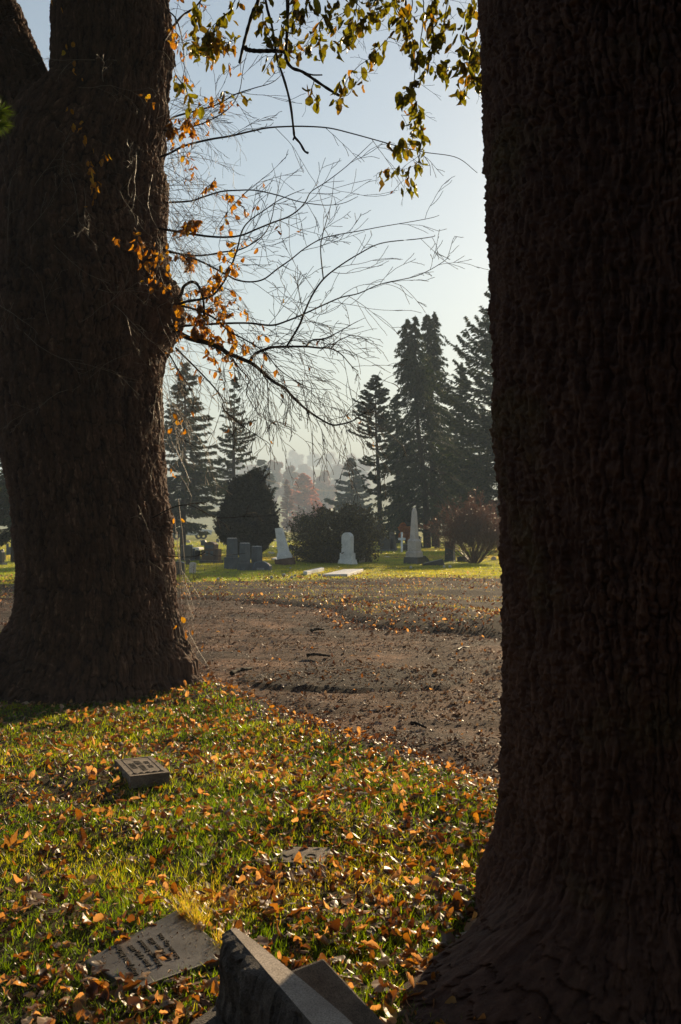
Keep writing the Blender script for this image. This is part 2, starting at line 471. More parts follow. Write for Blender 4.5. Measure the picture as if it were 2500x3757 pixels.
left_rows = [(2600, -120, 700), (2540, -60, 712), (2500, -30, 706), (2450, 0, 692), (2400, 25, 682), (2300, 55, 664), (2200, 70, 652), (2100, 76, 644), (2000, 70, 636), (1900, 55, 632), (1800, 42, 616),
             (1700, 25, 606), (1600, 5, 602), (1500, -12, 600), (1400, -25, 598), (1300, -38, 604), (1200, -50, 622), (1100, -55, 626), (1000, -60, 612), (900, -62, 606), (800, -62, 608),
             (700, -50, 614), (600, -20, 624), (520, 40, 623), (450, 110, 624), (390, 160, 620), (330, 184, 616), (200, 188, 632), (100, 190, 628), (0, 195, 612), (-300, 215, 590), (-900, 260, 560), (-1400, 300, 530)]
axis, rad = rows_axis(left_rows, LY, -0.25, P(0, -1400, LY)[2])
def lobesL(th, z):
    k = np.clip(1 - (z + 0.05) / 0.85, 0, 1.2) ** 2
    l = 0.42 * np.exp(-(np.angle(np.exp(1j * (th - 2.8))) / 0.42) ** 2) + 0.52 * np.exp(-(np.angle(np.exp(1j * (th - 0.2))) / 0.45) ** 2) \
        + 0.16 * np.exp(-(np.angle(np.exp(1j * (th - 1.4))) / 0.35) ** 2) + 0.18 * np.exp(-(np.angle(np.exp(1j * (th + 1.7))) / 0.5) ** 2)
    flute = 0.02 * np.sin(th * 7 + 1) * np.clip(1.6 - z, 0, 1.6)
    return 1 + k * l + flute
zb = -0.25
def arcof(py): return P(0, py, LY)[2] - zb
V, Fq, T = bark_tube(axis, rad, 1150, 620, lobesL, 100, 0.062, 0.24, 0.05, bias=-0.3,
                     bumps=[(arcof(1150), 0.05, 0.2, 0.15), (arcof(1085), 0.2, 0.12, 0.05), (arcof(180), 0.0, 0.10, 0.05), (arcof(390), 1.95, 0.14, 0.07), (arcof(1930), 0.05, 0.12, 0.03), (arcof(2310), 0.05, 0.08, 0.03), (arcof(1000), 1.4, 0.4, 0.06)])
left_tree = thing('large_tree', 'huge forked old tree with shaggy orange twigs on its right side', 'tree', (float(axis(np.array([0.05]))[0, 0]), LY, 0))
def local(o, V):
    return V - np.array(o.location)
obj('trunk', mesh('trunk_left', local(left_tree, V), Fq, T, True), BARK_L, left_tree)
LA = np.array([P(170, 900, LY), P(110, 620, LY), P(20, 350, LY), P(-70, 120, LY), P(-130, 0, LY - 0.1), P(-320, -400, LY - 0.3), P(-600, -1000, LY - 0.5)])
LR = np.array([230, 210, 178, 168, 160, 145, 110]) / F * LY
lax = lambda t: smoothline(LA, 400)[(t * 399).astype(int)]
lrd = lambda t: np.interp(t, np.linspace(0, 1, len(LR)), LR)
V, Fq, T = bark_tube(lax, lrd, 520, 420, None, 140, 0.06, 0.22, 0.045, bias=-0.3)
obj('limb', mesh('limb_left', local(left_tree, V), Fq, T, True), BARK_L, left_tree)

RY = 3.72
rcx = 1250 + 1.235 / RY * F
right_rows = [(y, l, 2 * rcx - l) for y, l in [(-1800, 1840), (-600, 1800), (0, 1772), (200, 1774), (340, 1778), (420, 1786), (600, 1786), (800, 1792), (1000, 1801), (1200, 1809), (1400, 1815), (1600, 1824), (1800, 1838),
              (2000, 1850), (2200, 1859), (2400, 1863), (2600, 1866), (2800, 1863), (2900, 1857), (3000, 1848), (3100, 1830), (3200, 1802), (3260, 1782), (3500, 1770), (3757, 1765), (3950, 1765)]]
axis, rad = rows_axis(right_rows, RY, -0.3, P(0, -1800, RY)[2])
def lobesR(th, z):
    k = np.clip(1 - (z + 0.02) / 0.36, 0, 1.3) ** 2.2
    k2 = np.clip(1 - (z + 0.02) / 0.45, 0, 1.3) ** 2
    l = k * 1.15 * np.exp(-(np.angle(np.exp(1j * (th - 2.5))) / 0.36) ** 2) + k2 * (0.16 * np.exp(-(np.angle(np.exp(1j * (th - 1.6))) / 0.5) ** 2)
        + 0.3 * np.exp(-(np.angle(np.exp(1j * th)) / 0.5) ** 2) + 0.2 * np.exp(-(np.angle(np.exp(1j * (th + 2.2))) / 0.5) ** 2))
    return 1 + l + 0.012 * np.sin(th * 6) * np.clip(1.6 - z, 0, 1.6)
V, Fq, T = bark_tube(axis, rad, 1250, 760, lobesR, 200, 0.036, 0.19, 0.028, bumps=[(P(0, 2010, RY)[2] + 0.3, math.pi * 0.98, 0.03, 0.02), (P(0, 380, RY)[2] + 0.3, math.pi * 0.98, 0.06, 0.015), (P(0, 1260, RY)[2] + 0.3, 1.9, 0.12, 0.02)])
right_tree = thing('large_tree', 'massive dark trunk close by filling the whole right edge, roots flaring at its foot', 'tree', (1.235, RY, 0))
obj('trunk', mesh('trunk_right', local(right_tree, V), Fq, T, True), BARK_R, right_tree)
# ------------------------------------------------------------------ graveyard stones
MARBLE = stone_mat('white_marble', (0.5, 0.49, 0.49), (0.68, 0.66, 0.65), (0.78, 0.76, 0.74), 10, 0.6, 0.12, grain=140)
MARBLE_WARM = stone_mat('warm_marble', (0.4, 0.34, 0.3), (0.6, 0.52, 0.47), (0.72, 0.63, 0.57), 8, 0.75, 0.15, grain=140)
GRANITE = stone_mat('grey_granite', (0.03, 0.04, 0.058), (0.055, 0.07, 0.096), (0.09, 0.108, 0.135), 12, 0.45, 0.1, grain=220)
DARKGRAN = stone_mat('dark_granite', (0.018, 0.018, 0.021), (0.032, 0.032, 0.036), (0.055, 0.053, 0.057), 12, 0.3, 0.06, 0.5, grain=220)
REDGRAN = stone_mat('brown_granite', (0.05, 0.03, 0.026), (0.08, 0.048, 0.04), (0.12, 0.075, 0.06), 14, 0.4, 0.08, grain=220)
SANDST = stone_mat('brown_sandstone', (0.07, 0.04, 0.03), (0.11, 0.06, 0.045), (0.15, 0.09, 0.065), 12, 0.9, 0.4, grain=120)
CONCRETE = stone_mat('weathered_concrete', (0.1, 0.08, 0.066), (0.19, 0.155, 0.13), (0.3, 0.25, 0.21), 30, 0.85, 0.5, grain=260)
LEDGER = stone_mat('ledger_granite', (0.03, 0.026, 0.025), (0.065, 0.058, 0.056), (0.13, 0.12, 0.118), 18, 0.42, 0.3, 0.5, grain=300)
ROUGH = stone_mat('rough_granite', (0.035, 0.028, 0.026), (0.075, 0.06, 0.055), (0.14, 0.115, 0.105), 30, 0.75, 0.8, grain=200)
TOPST = stone_mat('sunlit_sawn_stone', (0.27, 0.22, 0.19), (0.38, 0.32, 0.275), (0.48, 0.41, 0.36), 26, 0.8, 0.35, grain=240)  # far paler than the rough face: sunlight on the top put into colour
CARVED = plain_mat('carved_letters', (0.04, 0.032, 0.026), 0.9)
PALECARVE = plain_mat('pale_lettering', (0.26, 0.27, 0.3), 0.9)
WHITEP = plain_mat('white_paint', (0.74, 0.75, 0.78), 0.5)
SEED = leaf_mat('seed_fluff', [(0, (0.75, 0.74, 0.7)), (1, (0.8, 0.8, 0.77))], trans=0.5, rough=0.7, tmul=(1, 1, 1))

def bm_me(bm, name, bev=0.0, smooth=False):
    if bev > 0:
        bmesh.ops.bevel(bm, geom=[e for e in bm.edges if e.is_manifold and e.calc_face_angle(0) > 0.5], offset=bev, segments=2, affect='EDGES', profile=0.6)
    me = bpy.data.meshes.new(name); bm.normal_update(); bm.to_mesh(me); bm.free()
    if smooth:
        for p in me.polygons: p.use_smooth = True
    return me
def taper(w0, d0, w1, d1, z0, z1, dx=0.0, dy=0.0, cx=0.0, cy=0.0):
    bm = bmesh.new()
    v = [bm.verts.new((cx + sx * w0 / 2, cy + sy * d0 / 2, z0)) for sx, sy in ((-1, -1), (1, -1), (1, 1), (-1, 1))]
    t = [bm.verts.new((cx + dx + sx * w1 / 2, cy + dy + sy * d1 / 2, z1)) for sx, sy in ((-1, -1), (1, -1), (1, 1), (-1, 1))]
    bm.faces.new(v[::-1]); bm.faces.new(t)
    for k in range(4): bm.faces.new((v[k], v[(k + 1) % 4], t[(k + 1) % 4], t[k]))
    return bm
def prism(out, d, cy=0.0):
    """outline in (x, z), thickness d along y"""
    bm = bmesh.new()
    a = [bm.verts.new((x, cy - d / 2, z)) for x, z in out]; b = [bm.verts.new((x, cy + d / 2, z)) for x, z in out]
    bm.faces.new(a); bm.faces.new(b[::-1])
    n = len(out)
    for k in range(n): bm.faces.new((a[(k + 1) % n], a[k], b[k], b[(k + 1) % n]))
    bmesh.ops.recalc_face_normals(bm, faces=bm.faces)
    return bm
def arch(w, h, rise, n=10, z0=0.0):
    o = [(-w / 2, z0), (w / 2, z0)]
    for k in range(n + 1):
        a = math.pi * k / n
        o.append((w / 2 * math.cos(a), z0 + h - rise + rise * math.sin(a)))
    return o
def letters(txt, size, sx=1.0, depth=0.002):
    cu = bpy.data.curves.new('lettering', 'FONT')
    cu.body = txt; cu.size = size; cu.align_x = 'CENTER'; cu.align_y = 'CENTER'; cu.extrude = depth; cu.resolution_u = 3
    tmp = bpy.data.objects.new('lettering', cu); COL.objects.link(tmp)
    bpy.context.view_layer.update()
    me = bpy.data.meshes.new_from_object(tmp.evaluated_get(bpy.context.evaluated_depsgraph_get()))
    bpy.data.objects.remove(tmp); bpy.data.curves.remove(cu)
    me.name = 'inscription'
    me.transform(Matrix.Diagonal((sx, 1, 1, 1)))
    return me
def join_me(lst, name):
    """lst of (mesh, matrix)"""
    bm = bmesh.new()
    for me, mt in lst:
        me.transform(mt); bm.from_mesh(me); bpy.data.meshes.remove(me)
    out = bpy.data.meshes.new(name); bm.to_mesh(out); bm.free()
    return out

def grave(name, label, px, py, rot=0.0, parts=(), cat='gravestone', group=None, tilt=None):
    """parts: (part name, material, bmesh builder taking the metres-per-pixel scale, bevel)"""
    g0 = G(px, py); Y = g0[1]; s = Y / F
    z = float(H(g0[0], g0[1]))
    t = thing(name, label, cat, (g0[0], g0[1], z - 0.02), rot, group)
    if tilt: t.rotation_euler = (tilt[0], tilt[1], rot)
    for nm, mt, fn, bev in parts:
        obj(nm, bm_me(fn(s), nm, bev * s), mt, t)
    return t
B = lambda w, d, z0, z1, cx=0, cy=0: (lambda s: taper(w * s, d * s, w * s, d * s, z0 * s, z1 * s, 0, 0, cx * s, cy * s))
TP = lambda w0, d0, w1, d1, z0, z1, dx=0: (lambda s: taper(w0 * s, d0 * s, w1 * s, d1 * s, z0 * s, z1 * s, dx * s))
PR = lambda out, d: (lambda s: prism([(x * s, z * s) for x, z in out], d * s))
R = math.radians

# the row left of the round dark tree
grave('headstone', 'dark blue-grey slab half hidden by the big left trunk', 655, 2112, R(-14), [('tablet', DARKGRAN, PR(arch(46, 54, 6, z0=-3), 16), 2)])
grave('headstone', 'narrow pale tablet leaning just right of the big left trunk', 706, 2104, R(-30), [('tablet', MARBLE_WARM, PR(arch(26, 46, 6, z0=-3), 9), 1.5)], tilt=(0, R(5)))
grave('headstone', 'wide dark upright slab behind the pale leaning tablet', 684, 2056, R(-12), [('tablet', DARKGRAN, PR(arch(44, 54, 5, z0=4), 16), 2), ('base', GRANITE, B(66, 24, -3, 5), 1)])
grave('headstone', 'slim blue-grey upright stone wedged between two darker ones', 709, 2054, R(-10), [('tablet', GRANITE, TP(16, 12, 13, 10, -3, 42), 1.5)])
grave('headstone', 'small dark round-topped stone left of the stepped brown monument', 726, 2055, R(-20), [('tablet', DARKGRAN, PR(arch(20, 34, 7, z0=4), 12), 1.5), ('base', GRANITE, B(26, 18, -3, 5), 1)])
t = grave('family_monument', 'large brown stepped granite monument with two low wings and lettered panels', 776, 2068, R(-24), [
    ('base', DARKGRAN, B(78, 40, -4, 15), 1.5),
    ('tablet', REDGRAN, lambda s: prism([(x * s, z * s) for x, z in [(-22, 15.2), (22, 15.2), (22, 74), (14, 80), (0, 83), (-14, 80), (-22, 74)]], 30 * s), 1.5),
    ('wing', REDGRAN, B(14, 22, 15.2, 56, 29.2), 1.5), ('wing', REDGRAN, B(14, 22, 15.2, 52, -29.2), 1.5)])
s_ = t.location[1] / F
for nm, x, z, w, h in (('lettered_panel', 0, 64, 34, 12), ('lettered_panel', -11, 40, 13, 17), ('lettered_panel', 11, 40, 13, 17)):
    obj(nm, bm_me(taper(w * s_, 1.0 * s_, w * s_, 1.0 * s_, (z - h / 2) * s_, (z + h / 2) * s_, 0, 0, x * s_, -15.2 * s_), nm), GRANITE, t)
def pillar(label, px, py, w, h, bw, bh, rot, d=0.8):
    t = grave('pillar_monument', label, px, py, R(rot), [('base', GRANITE, B(bw, bw * 0.85, -4, bh), 1.5), ('shaft', GRANITE if w > 30 else DARKGRAN, TP(w, w * d, w * 0.93, w * d * 0.93, bh + 0.2, bh + h), 1.2),
              ('cap', MARBLE, TP(w * 0.86, w * d * 0.86, w * 0.8, w * d * 0.8, bh + h + 0.1, bh + h + 1.2), 0.3)], 'monument', 'square granite pillars on plinths')  # thin white cap sheet paints the sunlit top face of the granite
    return t
pillar('tallest square granite pillar on a pale block plinth', 852, 2088, 33, 70, 44, 44, -38)
pillar('square granite pillar with a bright flat top, middle one of three', 899, 2094, 33, 72, 44, 32, -40)
pillar('lowest dark square pillar right behind the slanted lettered stone', 943, 2086, 33, 66, 40, 20, -42)
t = grave('slant_headstone', 'slanted rough-topped granite stone with a lettered sloping face', 960, 2096, R(-16), [])
s_ = t.location[1] / F
bm = bmesh.new()
fr = [(-36, 0), (36, 0), (34, 26), (22, 36), (6, 42), (-18, 41), (-28, 38)]
a = [bm.verts.new((x * s_, (-14 + z * 0.33) * s_, (z - 3) * s_)) for x, z in fr]; b = [bm.verts.new((x * s_, 18 * s_, (z - 3) * s_)) for x, z in fr]
bm.faces.new(a); bm.faces.new(b[::-1])
for k in range(7): bm.faces.new((a[(k + 1) % 7], a[k], b[k], b[(k + 1) % 7]))
bmesh.ops.recalc_face_normals(bm, faces=bm.faces)
obj('stone', bm_me(bm, 'stone', 1.0 * s_), GRANITE, t)
al = math.atan(1 / 0.33)
mt = lambda x, z, off=0.5: Matrix.Translation((x * s_, (-14 + z * 0.33 - off) * s_, (z - 3) * s_)) @ Matrix.Rotation(al, 4, 'X')
obj('panel', bm_me(prism([(x * s_ * 0.82, (z * 0.84 + 4) * s_ / math.sin(al)) for x, z in fr], 0.6 * s_), 'panel'), DARKGRAN, t).matrix_basis = Matrix.Translation((0, -14.2 * s_, -3 * s_)) @ Matrix.Rotation(-math.atan(0.33), 4, 'X')
obj('inscription', join_me([(letters('IIIIIIIIII', 13 * s_, 0.9, 0.3 * s_), mt(0, 14, 0.9))], 'inscription'), PALECARVE, t)
# leaning white tablet on a brown block
t = grave('leaning_monument', 'tall white tapered monument leaning left on a brown sandstone block', 1048, 2072, R(-22), [
    ('block', SANDST, B(62, 46, -5, 24), 2)], 'monument')
s_ = t.location[1] / F
t.rotation_euler = (0, R(-8), R(-22))
obj('collar', bm_me(taper(46 * s_, 38 * s_, 37 * s_, 30 * s_, 32 * s_, 48 * s_), 'collar', 1 * s_), MARBLE, t)
obj('plinth', bm_me(taper(46 * s_, 38 * s_, 46 * s_, 38 * s_, 24.2 * s_, 31.9 * s_), 'plinth', 1 * s_), MARBLE, t)
bm = taper(35 * s_, 27 * s_, 24 * s_, 18 * s_, 48.2 * s_, 138 * s_, -8 * s_)
obj('shaft', bm_me(bm, 'shaft', 2.5 * s_), MARBLE, t)
obj('carved_panel', bm_me(prism([(x * s_, z * s_) for x, z in [(-12, 54), (12, 54), (6, 118), (-1, 130), (-8, 118)]], 1.5 * s_, -11.6 * s_), 'carved_panel'), MARBLE, t).rotation_euler = (R(-3), R(0), 0)
# round headed white stone
t = grave('headstone', 'round-headed white marble stone on two plinths in front of the dark bush', 1276, 2070, R(-30), [
    ('base', MARBLE, TP(62, 44, 54, 38, -4, 18), 1.2), ('plinth', MARBLE, TP(48, 34, 47, 33, 18.2, 42), 1.2), ('tablet', MARBLE, PR(arch(38, 117, 19, 14, 42.2) if False else [(x, z) for x, z in arch(38, 75, 19, 14, 42.2)], 26), 1.2)])
grave('headstone', 'small low white tablet beside the round-headed marble stone', 1329, 2066, R(-15), [('tablet', MARBLE_WARM, PR(arch(21, 31, 5, z0=-2), 9), 1)])
# flat stones in the lawn
def slabpoly(name, label, pts, th, mat, cat='ledger stone', zt=0.05):
    q = [G(x, y, zt) for x, y in pts]
    c = np.mean(q, axis=0)
    t = thing(name, label, cat, (c[0], c[1], 0))
    bm = bmesh.new()
    a = [bm.verts.new((p[0] - c[0], p[1] - c[1], zt)) for p in q]; b = [bm.verts.new((p[0] - c[0], p[1] - c[1], zt - th)) for p in q]
    bm.faces.new(a); bm.faces.new(b[::-1]); n = len(q)
    for k in range(n): bm.faces.new((a[(k + 1) % n], a[k], b[k], b[(k + 1) % n]))
    bmesh.ops.recalc_face_normals(bm, faces=bm.faces)
    obj('slab', bm_me(bm, 'slab', 0.008), mat, t)
    return t
slabpoly('ledger_stone', 'wide white flat ledger lying in the sunny lawn', [(1183, 2107), (1262, 2088), (1334, 2087), (1275, 2106)], 0.14, MARBLE, zt=0.10)
t = slabpoly('ledger_stone', 'narrow tilted white slab left of the wide white ledger', [(1113, 2095), (1180, 2081), (1190, 2083), (1128, 2097)], 0.12, MARBLE, zt=0.13)
slabpoly('ledger_stone', 'thin white slab flat in the grass beyond the leaning white monument', [(998, 2048), (1024, 2041), (1040, 2044), (1014, 2049)], 0.1, MARBLE, zt=0.08)
# obelisk
t = grave('obelisk', 'pale stone obelisk with blunt tip on a stepped base and dark rough block', 1521, 2068, R(-38), [
    ('rough_block', DARKGRAN, TP(62, 54, 60, 50, -5, 25), 3),
    ('base', MARBLE_WARM, B(46, 46, 25.2, 42), 1), ('base_moulding', MARBLE_WARM, TP(46, 46, 38, 38, 42.1, 47), 0.6),
    ('die', MARBLE_WARM, B(36, 36, 47.1, 83), 1), ('cap', MARBLE_WARM, TP(38, 38, 28, 28, 83.1, 92), 0.8),
    ('shaft', MARBLE_WARM, TP(24, 24, 14, 14, 92.1, 190), 1), ('tip', MARBLE_WARM, TP(14, 14, 7, 7, 190.1, 206), 2.5)], 'monument')
grave('headstone', 'dark rounded boulder-like stone just behind the obelisk base', 1556, 2062, R(20), [('stone', DARKGRAN, PR([(-20, -3), (22, -3), (14, 14), (2, 24), (-14, 24), (-20, 16)], 22), 3)])
grave('fallen_headstone', 'toppled dark granite block lying in the grass right of the obelisk', 1590, 2072, R(8), [('stone', DARKGRAN, PR([(-40, -3), (40, -3), (34, 26), (-38, 10)], 30), 1.5)])
grave('pedestal_stone', 'grey pedestal stone with flared top behind the twiggy bush', 1652, 2062, R(-25), [('base', GRANITE, TP(44, 36, 36, 28, -4, 8), 1), ('shaft', GRANITE, TP(32, 25, 31, 24, 8.2, 66), 1.5), ('cap', GRANITE, TP(31, 24, 35, 27, 66.2, 76), 2)])
grave('headstone', 'squat dark block at the left foot of the twiggy bush', 1700, 2062, R(-15), [('tablet', GRANITE, PR(arch(42, 26, 3, z0=-3), 16), 1)])
grave('headstone', 'pale tablet right of the twiggy bush, touching the right trunk', 1852, 2052, R(-20), [('tablet', MARBLE_WARM, PR(arch(28, 66, 7, z0=-3), 10), 1.5)])
grave('headstone', 'tiny round-topped brown stone between the twiggy bush and right trunk', 1812, 2056, R(-10), [('tablet', MARBLE_WARM, PR(arch(17, 18, 7, z0=-2), 8), 1)])
grave('headstone', 'dark shouldered headstone on a blue-grey base behind the dark bush', 1416, 2022, R(-25), [('base', GRANITE, B(62, 22, -3, 7), 1), ('tablet', DARKGRAN, PR([(-20, 7.2), (20, 7.2), (20, 44), (12, 50), (-12, 50), (-20, 44)], 16), 1.2)])
grave('pillar_monument', 'slim dark pillar leaning left beside the white cross', 1448, 2022, R(-30), [('shaft', DARKGRAN, TP(18, 16, 15, 13, -3, 72), 1)], 'monument', tilt=(0, R(-9)))
t = grave('grave_cross', 'white painted cross standing in front of the orange sapling', 1475, 2026, R(-10), [('upright', WHITEP, B(7, 5, -4, 75), 0.5)], 'cross')
s_ = t.location[1] / F
obj('crossbar', bm_me(taper(26 * s_, 5.6 * s_, 26 * s_, 5.6 * s_, 46 * s_, 54 * s_), 'crossbar', 0.4 * s_), WHITEP, t)
grave('headstone', 'tall dark pointed tablet rising just left of the obelisk shaft', 1504, 2016, R(-30), [('tablet', DARKGRAN, PR([(-9, -3), (9, -3), (9, 72), (5, 82), (0, 85), (-5, 82), (-9, 72)], 14), 1)])
grave('headstone', 'low dark block under the orange sapling', 1490, 2022, R(-10), [('tablet', DARKGRAN, PR(arch(26, 30, 4, z0=-3), 14), 1)])
grave('headstone', 'dark granite stone on a grey base at the left picture edge', 2, 2072, R(-20), [('tablet', DARKGRAN, PR(arch(24, 46, 10, z0=10), 18), 1.5), ('base', GRANITE, B(40, 28, -3, 9.5), 1)])
grave('headstone', 'slim grey stone right of the dark one at the left edge', 16, 2058, R(-20), [('tablet', GRANITE, B(8, 8, -3, 24), 0.8)])
# far rows
FAR_ST = [(28, 2036, 9, 46, 0), (38, 2037, 10, 34, 1), (66, 2040, 9, 16, 0), (70, 2052, 7, 14, 2), (8, 2046, 14, 34, 3), (690, 1992, 18, 14, 2), (700, 2012, 16, 17, 3), (722, 2018, 38, 14, 4), (748, 2002, 20, 24, 0), (742, 1988, 14, 10, 2), (800, 1990, 12, 16, 0), (822, 2000, 8, 12, 2),
          (690, 2075, 16, 26, 3), (990, 2030, 12, 10, 2), (1002, 2032, 11, 11, 2), (985, 1975, 9, 26, 0), (998, 1968, 8, 14, 2), (1008, 1985, 12, 8, 2), (975, 1992, 16, 7, 4), (995, 2006, 18, 6, 4), (1020, 2013, 14, 7, 4), (970, 2012, 14, 5, 2), (1068, 2018, 16, 24, 0), (1082, 2014, 12, 16, 2),
          (1098, 2030, 28, 24, 3), (1086, 2040, 16, 7, 4), (1040, 2003, 14, 6, 4), (1060, 1992, 10, 12, 0), (1100, 1988, 8, 9, 2), (1545, 2012, 10, 22, 0), (1560, 2010, 26, 8, 3), (1604, 2010, 20, 10, 3), (1596, 2002, 7, 8, 3), (1606, 2002, 7, 8, 3), (1455, 2046, 12, 6, 3), (1420, 2044, 22, 5, 4),
          (1690, 1996, 12, 16, 0), (1712, 1990, 9, 12, 2), (1765, 1994, 12, 14, 0), (1800, 2004, 10, 18, 0), (1660, 1985, 10, 8, 2), (1530, 1980, 12, 7, 4), (1440, 1985, 14, 7, 4), (1545, 1975, 9, 8, 2)]
fm = [GRANITE, GRANITE, MARBLE_WARM, DARKGRAN, MARBLE]
fl = ['small blue-grey upright headstone in the far rows', 'broad blue-grey headstone seen past the left trunk', 'small pale headstone in the far rows of the sunlit lawn', 'small dark headstone in the far rows', 'low white flat stone in the far rows']
for k, (px, py, w, h, kind) in enumerate(FAR_ST):
    ol = arch(w, h, min(w, h) * (0.1 + 0.35 * ((k * 7) % 3) / 2), 8, -2)
    d = w * 0.45 if kind != 4 else w * 1.4
    grave('headstone', fl[kind], px, py, R(-30 + (k * 37) % 40), [('tablet', fm[kind], PR(ol, d), 0.6)], group='headstones in the far rows')
# dandelion clocks in the far lawn
def clock(px, py, d):
    g0 = G(px, py + d * 0.5 + 3); s = g0[1] / F; r = d * 0.5 * s; z0 = float(H(g0[0], g0[1]))
    t = thing('dandelion_clock', 'white fluffy dandelion clock on its stalk in the far sunny grass', 'dandelion', (g0[0], g0[1], z0), 0, 'dandelion clocks in the far lawn')
    hz = (d * 0.5 + 3) * s
    b = Bag(); rr = np.random.default_rng(int(px))
    n = 150
    dr = norm(rr.normal(size=(n, 3)))
    up = norm(np.cross(dr, rr.normal(size=(n, 3)))); sd_ = np.cross(dr, up)
    TVq = np.array([[-0.35, -0.35, 1], [0.35, -0.35, 1], [0.35, 0.35, 0.95], [-0.35, 0.35, 0.95]], float); TFq = np.array([[0, 1, 2, 3]])
    V_, F_, _ = scatter(TVq, TFq, np.zeros((n, 3)) + [0, 0, hz], up, sd_, dr, np.full(n, r))
    b.add(V_, F_); V_, F_, _ = scatter(TVq, TFq, np.zeros((n, 3)) + [0, 0, hz], sd_, up, -dr, np.full(n, r * 0.7)); b.add(V_, F_)
    obj('seed_head', b.build('seed_head'), SEED, t)
    V_, F_ = tube([(0, 0, -0.02), (0.005, 0, hz * 0.5), (0, 0, hz)], 0.004, 4)
    obj('stalk', mesh('stalk', V_, F_), STEM, t)
STEM = plain_mat('green_stem', (0.08, 0.12, 0.03), 0.6)
for a in ((1042, 2112, 13), (997, 2124, 11), (1071, 2120, 10), (1084, 2114, 8), (1173, 2111, 10), (801, 2126, 11), (1508, 2082, 10), (1630, 2080, 9), (1652, 2078, 11), (1066, 2082, 6)): clock(*a)

# ------------------------------------------------------------------ stones close to the camera
# flat ledger with an inscription, upside down from here
q = np.array([G(x, y, 0.036) for x, y in [(652, 3336), (308, 3524), (492, 3628), (852, 3500)]])
c = q.mean(0)
led = thing('ledger_stone', 'flat grey granite ledger with carved name and dates, scattered with leaf bits', 'ledger stone', (c[0], c[1], 0))
bm = bmesh.new()
a = [bm.verts.new(p - [c[0], c[1], 0]) for p in q]; b = [bm.verts.new(p - [c[0], c[1], 0.12]) for p in q]
bm.faces.new(a[::-1] if False else a); bm.faces.new(b[::-1])
for k in range(4): bm.faces.new((a[(k + 1) % 4], a[k], b[k], b[(k + 1) % 4]))
bmesh.ops.recalc_face_normals(bm, faces=bm.faces)
led_slab = obj('slab', bm_me(bm, 'slab', 0.006), LEDGER, led)
LED_POLY = [(p[0], p[1]) for p in c + (q - c) * 0.93]
def textline(txt, p0, p1, h, zt, origin, size, depth=0.0025):
    """text running from pixel p0 to pixel p1 (baseline middle) on the plane z=zt, lettering height set by size (m)"""
    A, Bq = G(*p0, zt), G(*p1, zt)
    me = letters(txt, size, 1.0, depth)
    xs = [v.co.x for v in me.vertices]
    L = np.linalg.norm(Bq - A); sx = L / (max(xs) - min(xs))
    me.transform(Matrix.Diagonal((sx, 1, 1, 1)))
    mid = (A + Bq) / 2 - origin
    return me, Matrix.Translation(mid) @ Matrix.Rotation(math.atan2((Bq - A)[1], (Bq - A)[0]), 4, 'Z')
o_ = np.array([c[0], c[1], 0])
zt = 0.037
lines = [('David Junior McOmie', (500, 3578), (428, 3468), 0.030), ('Born 4 July 1895', (548, 3543), (478, 3470), 0.024), ('Edinburgh Scotland', (590, 3543), (514, 3452), 0.024),
         ('Died 10 June 1953', (624, 3522), (551, 3444), 0.024), ('Salt Lake City, Utah', (655, 3516), (585, 3426), 0.022)]
obj('inscription', join_me([textline(t_, a_, b_, 0, zt, o_, h_) for t_, a_, b_, h_ in lines], 'inscription'), CARVED, led_slab)
# small raised marker
mk = np.array([[-1.16831442, 6.16094279, 0.0753], [-1.37342125, 6.08190364, 0.0712], [-1.16718769, 5.54496959, 0.1047], [-0.96208086, 5.62400874, 0.1088]])
mc = mk.mean(0)
mar = thing('grave_marker', 'small raised block marker with carved frame and three text columns, alone in the leafy lawn', 'gravestone', (mc[0], mc[1], 0))
bm = bmesh.new()
mz = [float(H(p[0], p[1])) for p in mk]
lift = max(mz) + 0.03
oo = np.array([mc[0], mc[1], 0])
a = [bm.verts.new(p - oo) for p in mk]; b = [bm.verts.new(mc + (p - mc) * 1.05 - oo - [0, 0, 0.24]) for p in mk]
bm.faces.new(a); bm.faces.new(b[::-1])
for k in range(4): bm.faces.new((a[(k + 1) % 4], a[k], b[k], b[(k + 1) % 4]))
bmesh.ops.recalc_face_normals(bm, faces=bm.faces)
bmesh.ops.subdivide_edges(bm, edges=bm.edges[:], cuts=10, use_grid_fill=True)
for v in bm.verts:
    if v.co.z < 0.075:
        w = 0.007 * float(vnoise(v.co.x * 30, v.co.y * 30, v.co.z * 30)); v.co.x += w; v.co.y += w
mar_block = obj('block', bm_me(bm, 'block', 0.0), CONCRETE, mar)
ex = norm(mk[0] - mk[1]); ey = norm(mk[1] - mk[2]); n_ = norm(np.cross(ex, ey)); ey = np.cross(n_, ex)
if n_[2] < 0: n_ = -n_
def onmark(u, v):
    """u across (0 left..1 right), v from the near edge (0) to the far edge (1)"""
    return (mk[2] * (1 - u) * (1 - v) + mk[3] * u * (1 - v) + mk[1] * (1 - u) * v + mk[0] * u * v) - oo
tl = []
far_dir = norm(onmark(0.5, 1) - onmark(0.5, 0))
xd = far_dir; yd = np.cross(n_, xd)
def mark_mat(u, v):
    p = onmark(u, v) + n_ * 0.001
    return Matrix(((xd[0], yd[0], n_[0], p[0]), (xd[1], yd[1], n_[1], p[1]), (xd[2], yd[2], n_[2], p[2]), (0, 0, 0, 1)))
tl.append((letters('MOTHER', 0.045, 0.95, 0.0015), mark_mat(0.30, 0.52)))
tl.append((letters('WOOD  KITTY', 0.05, 1.0, 0.0015), mark_mat(0.50, 0.50)))
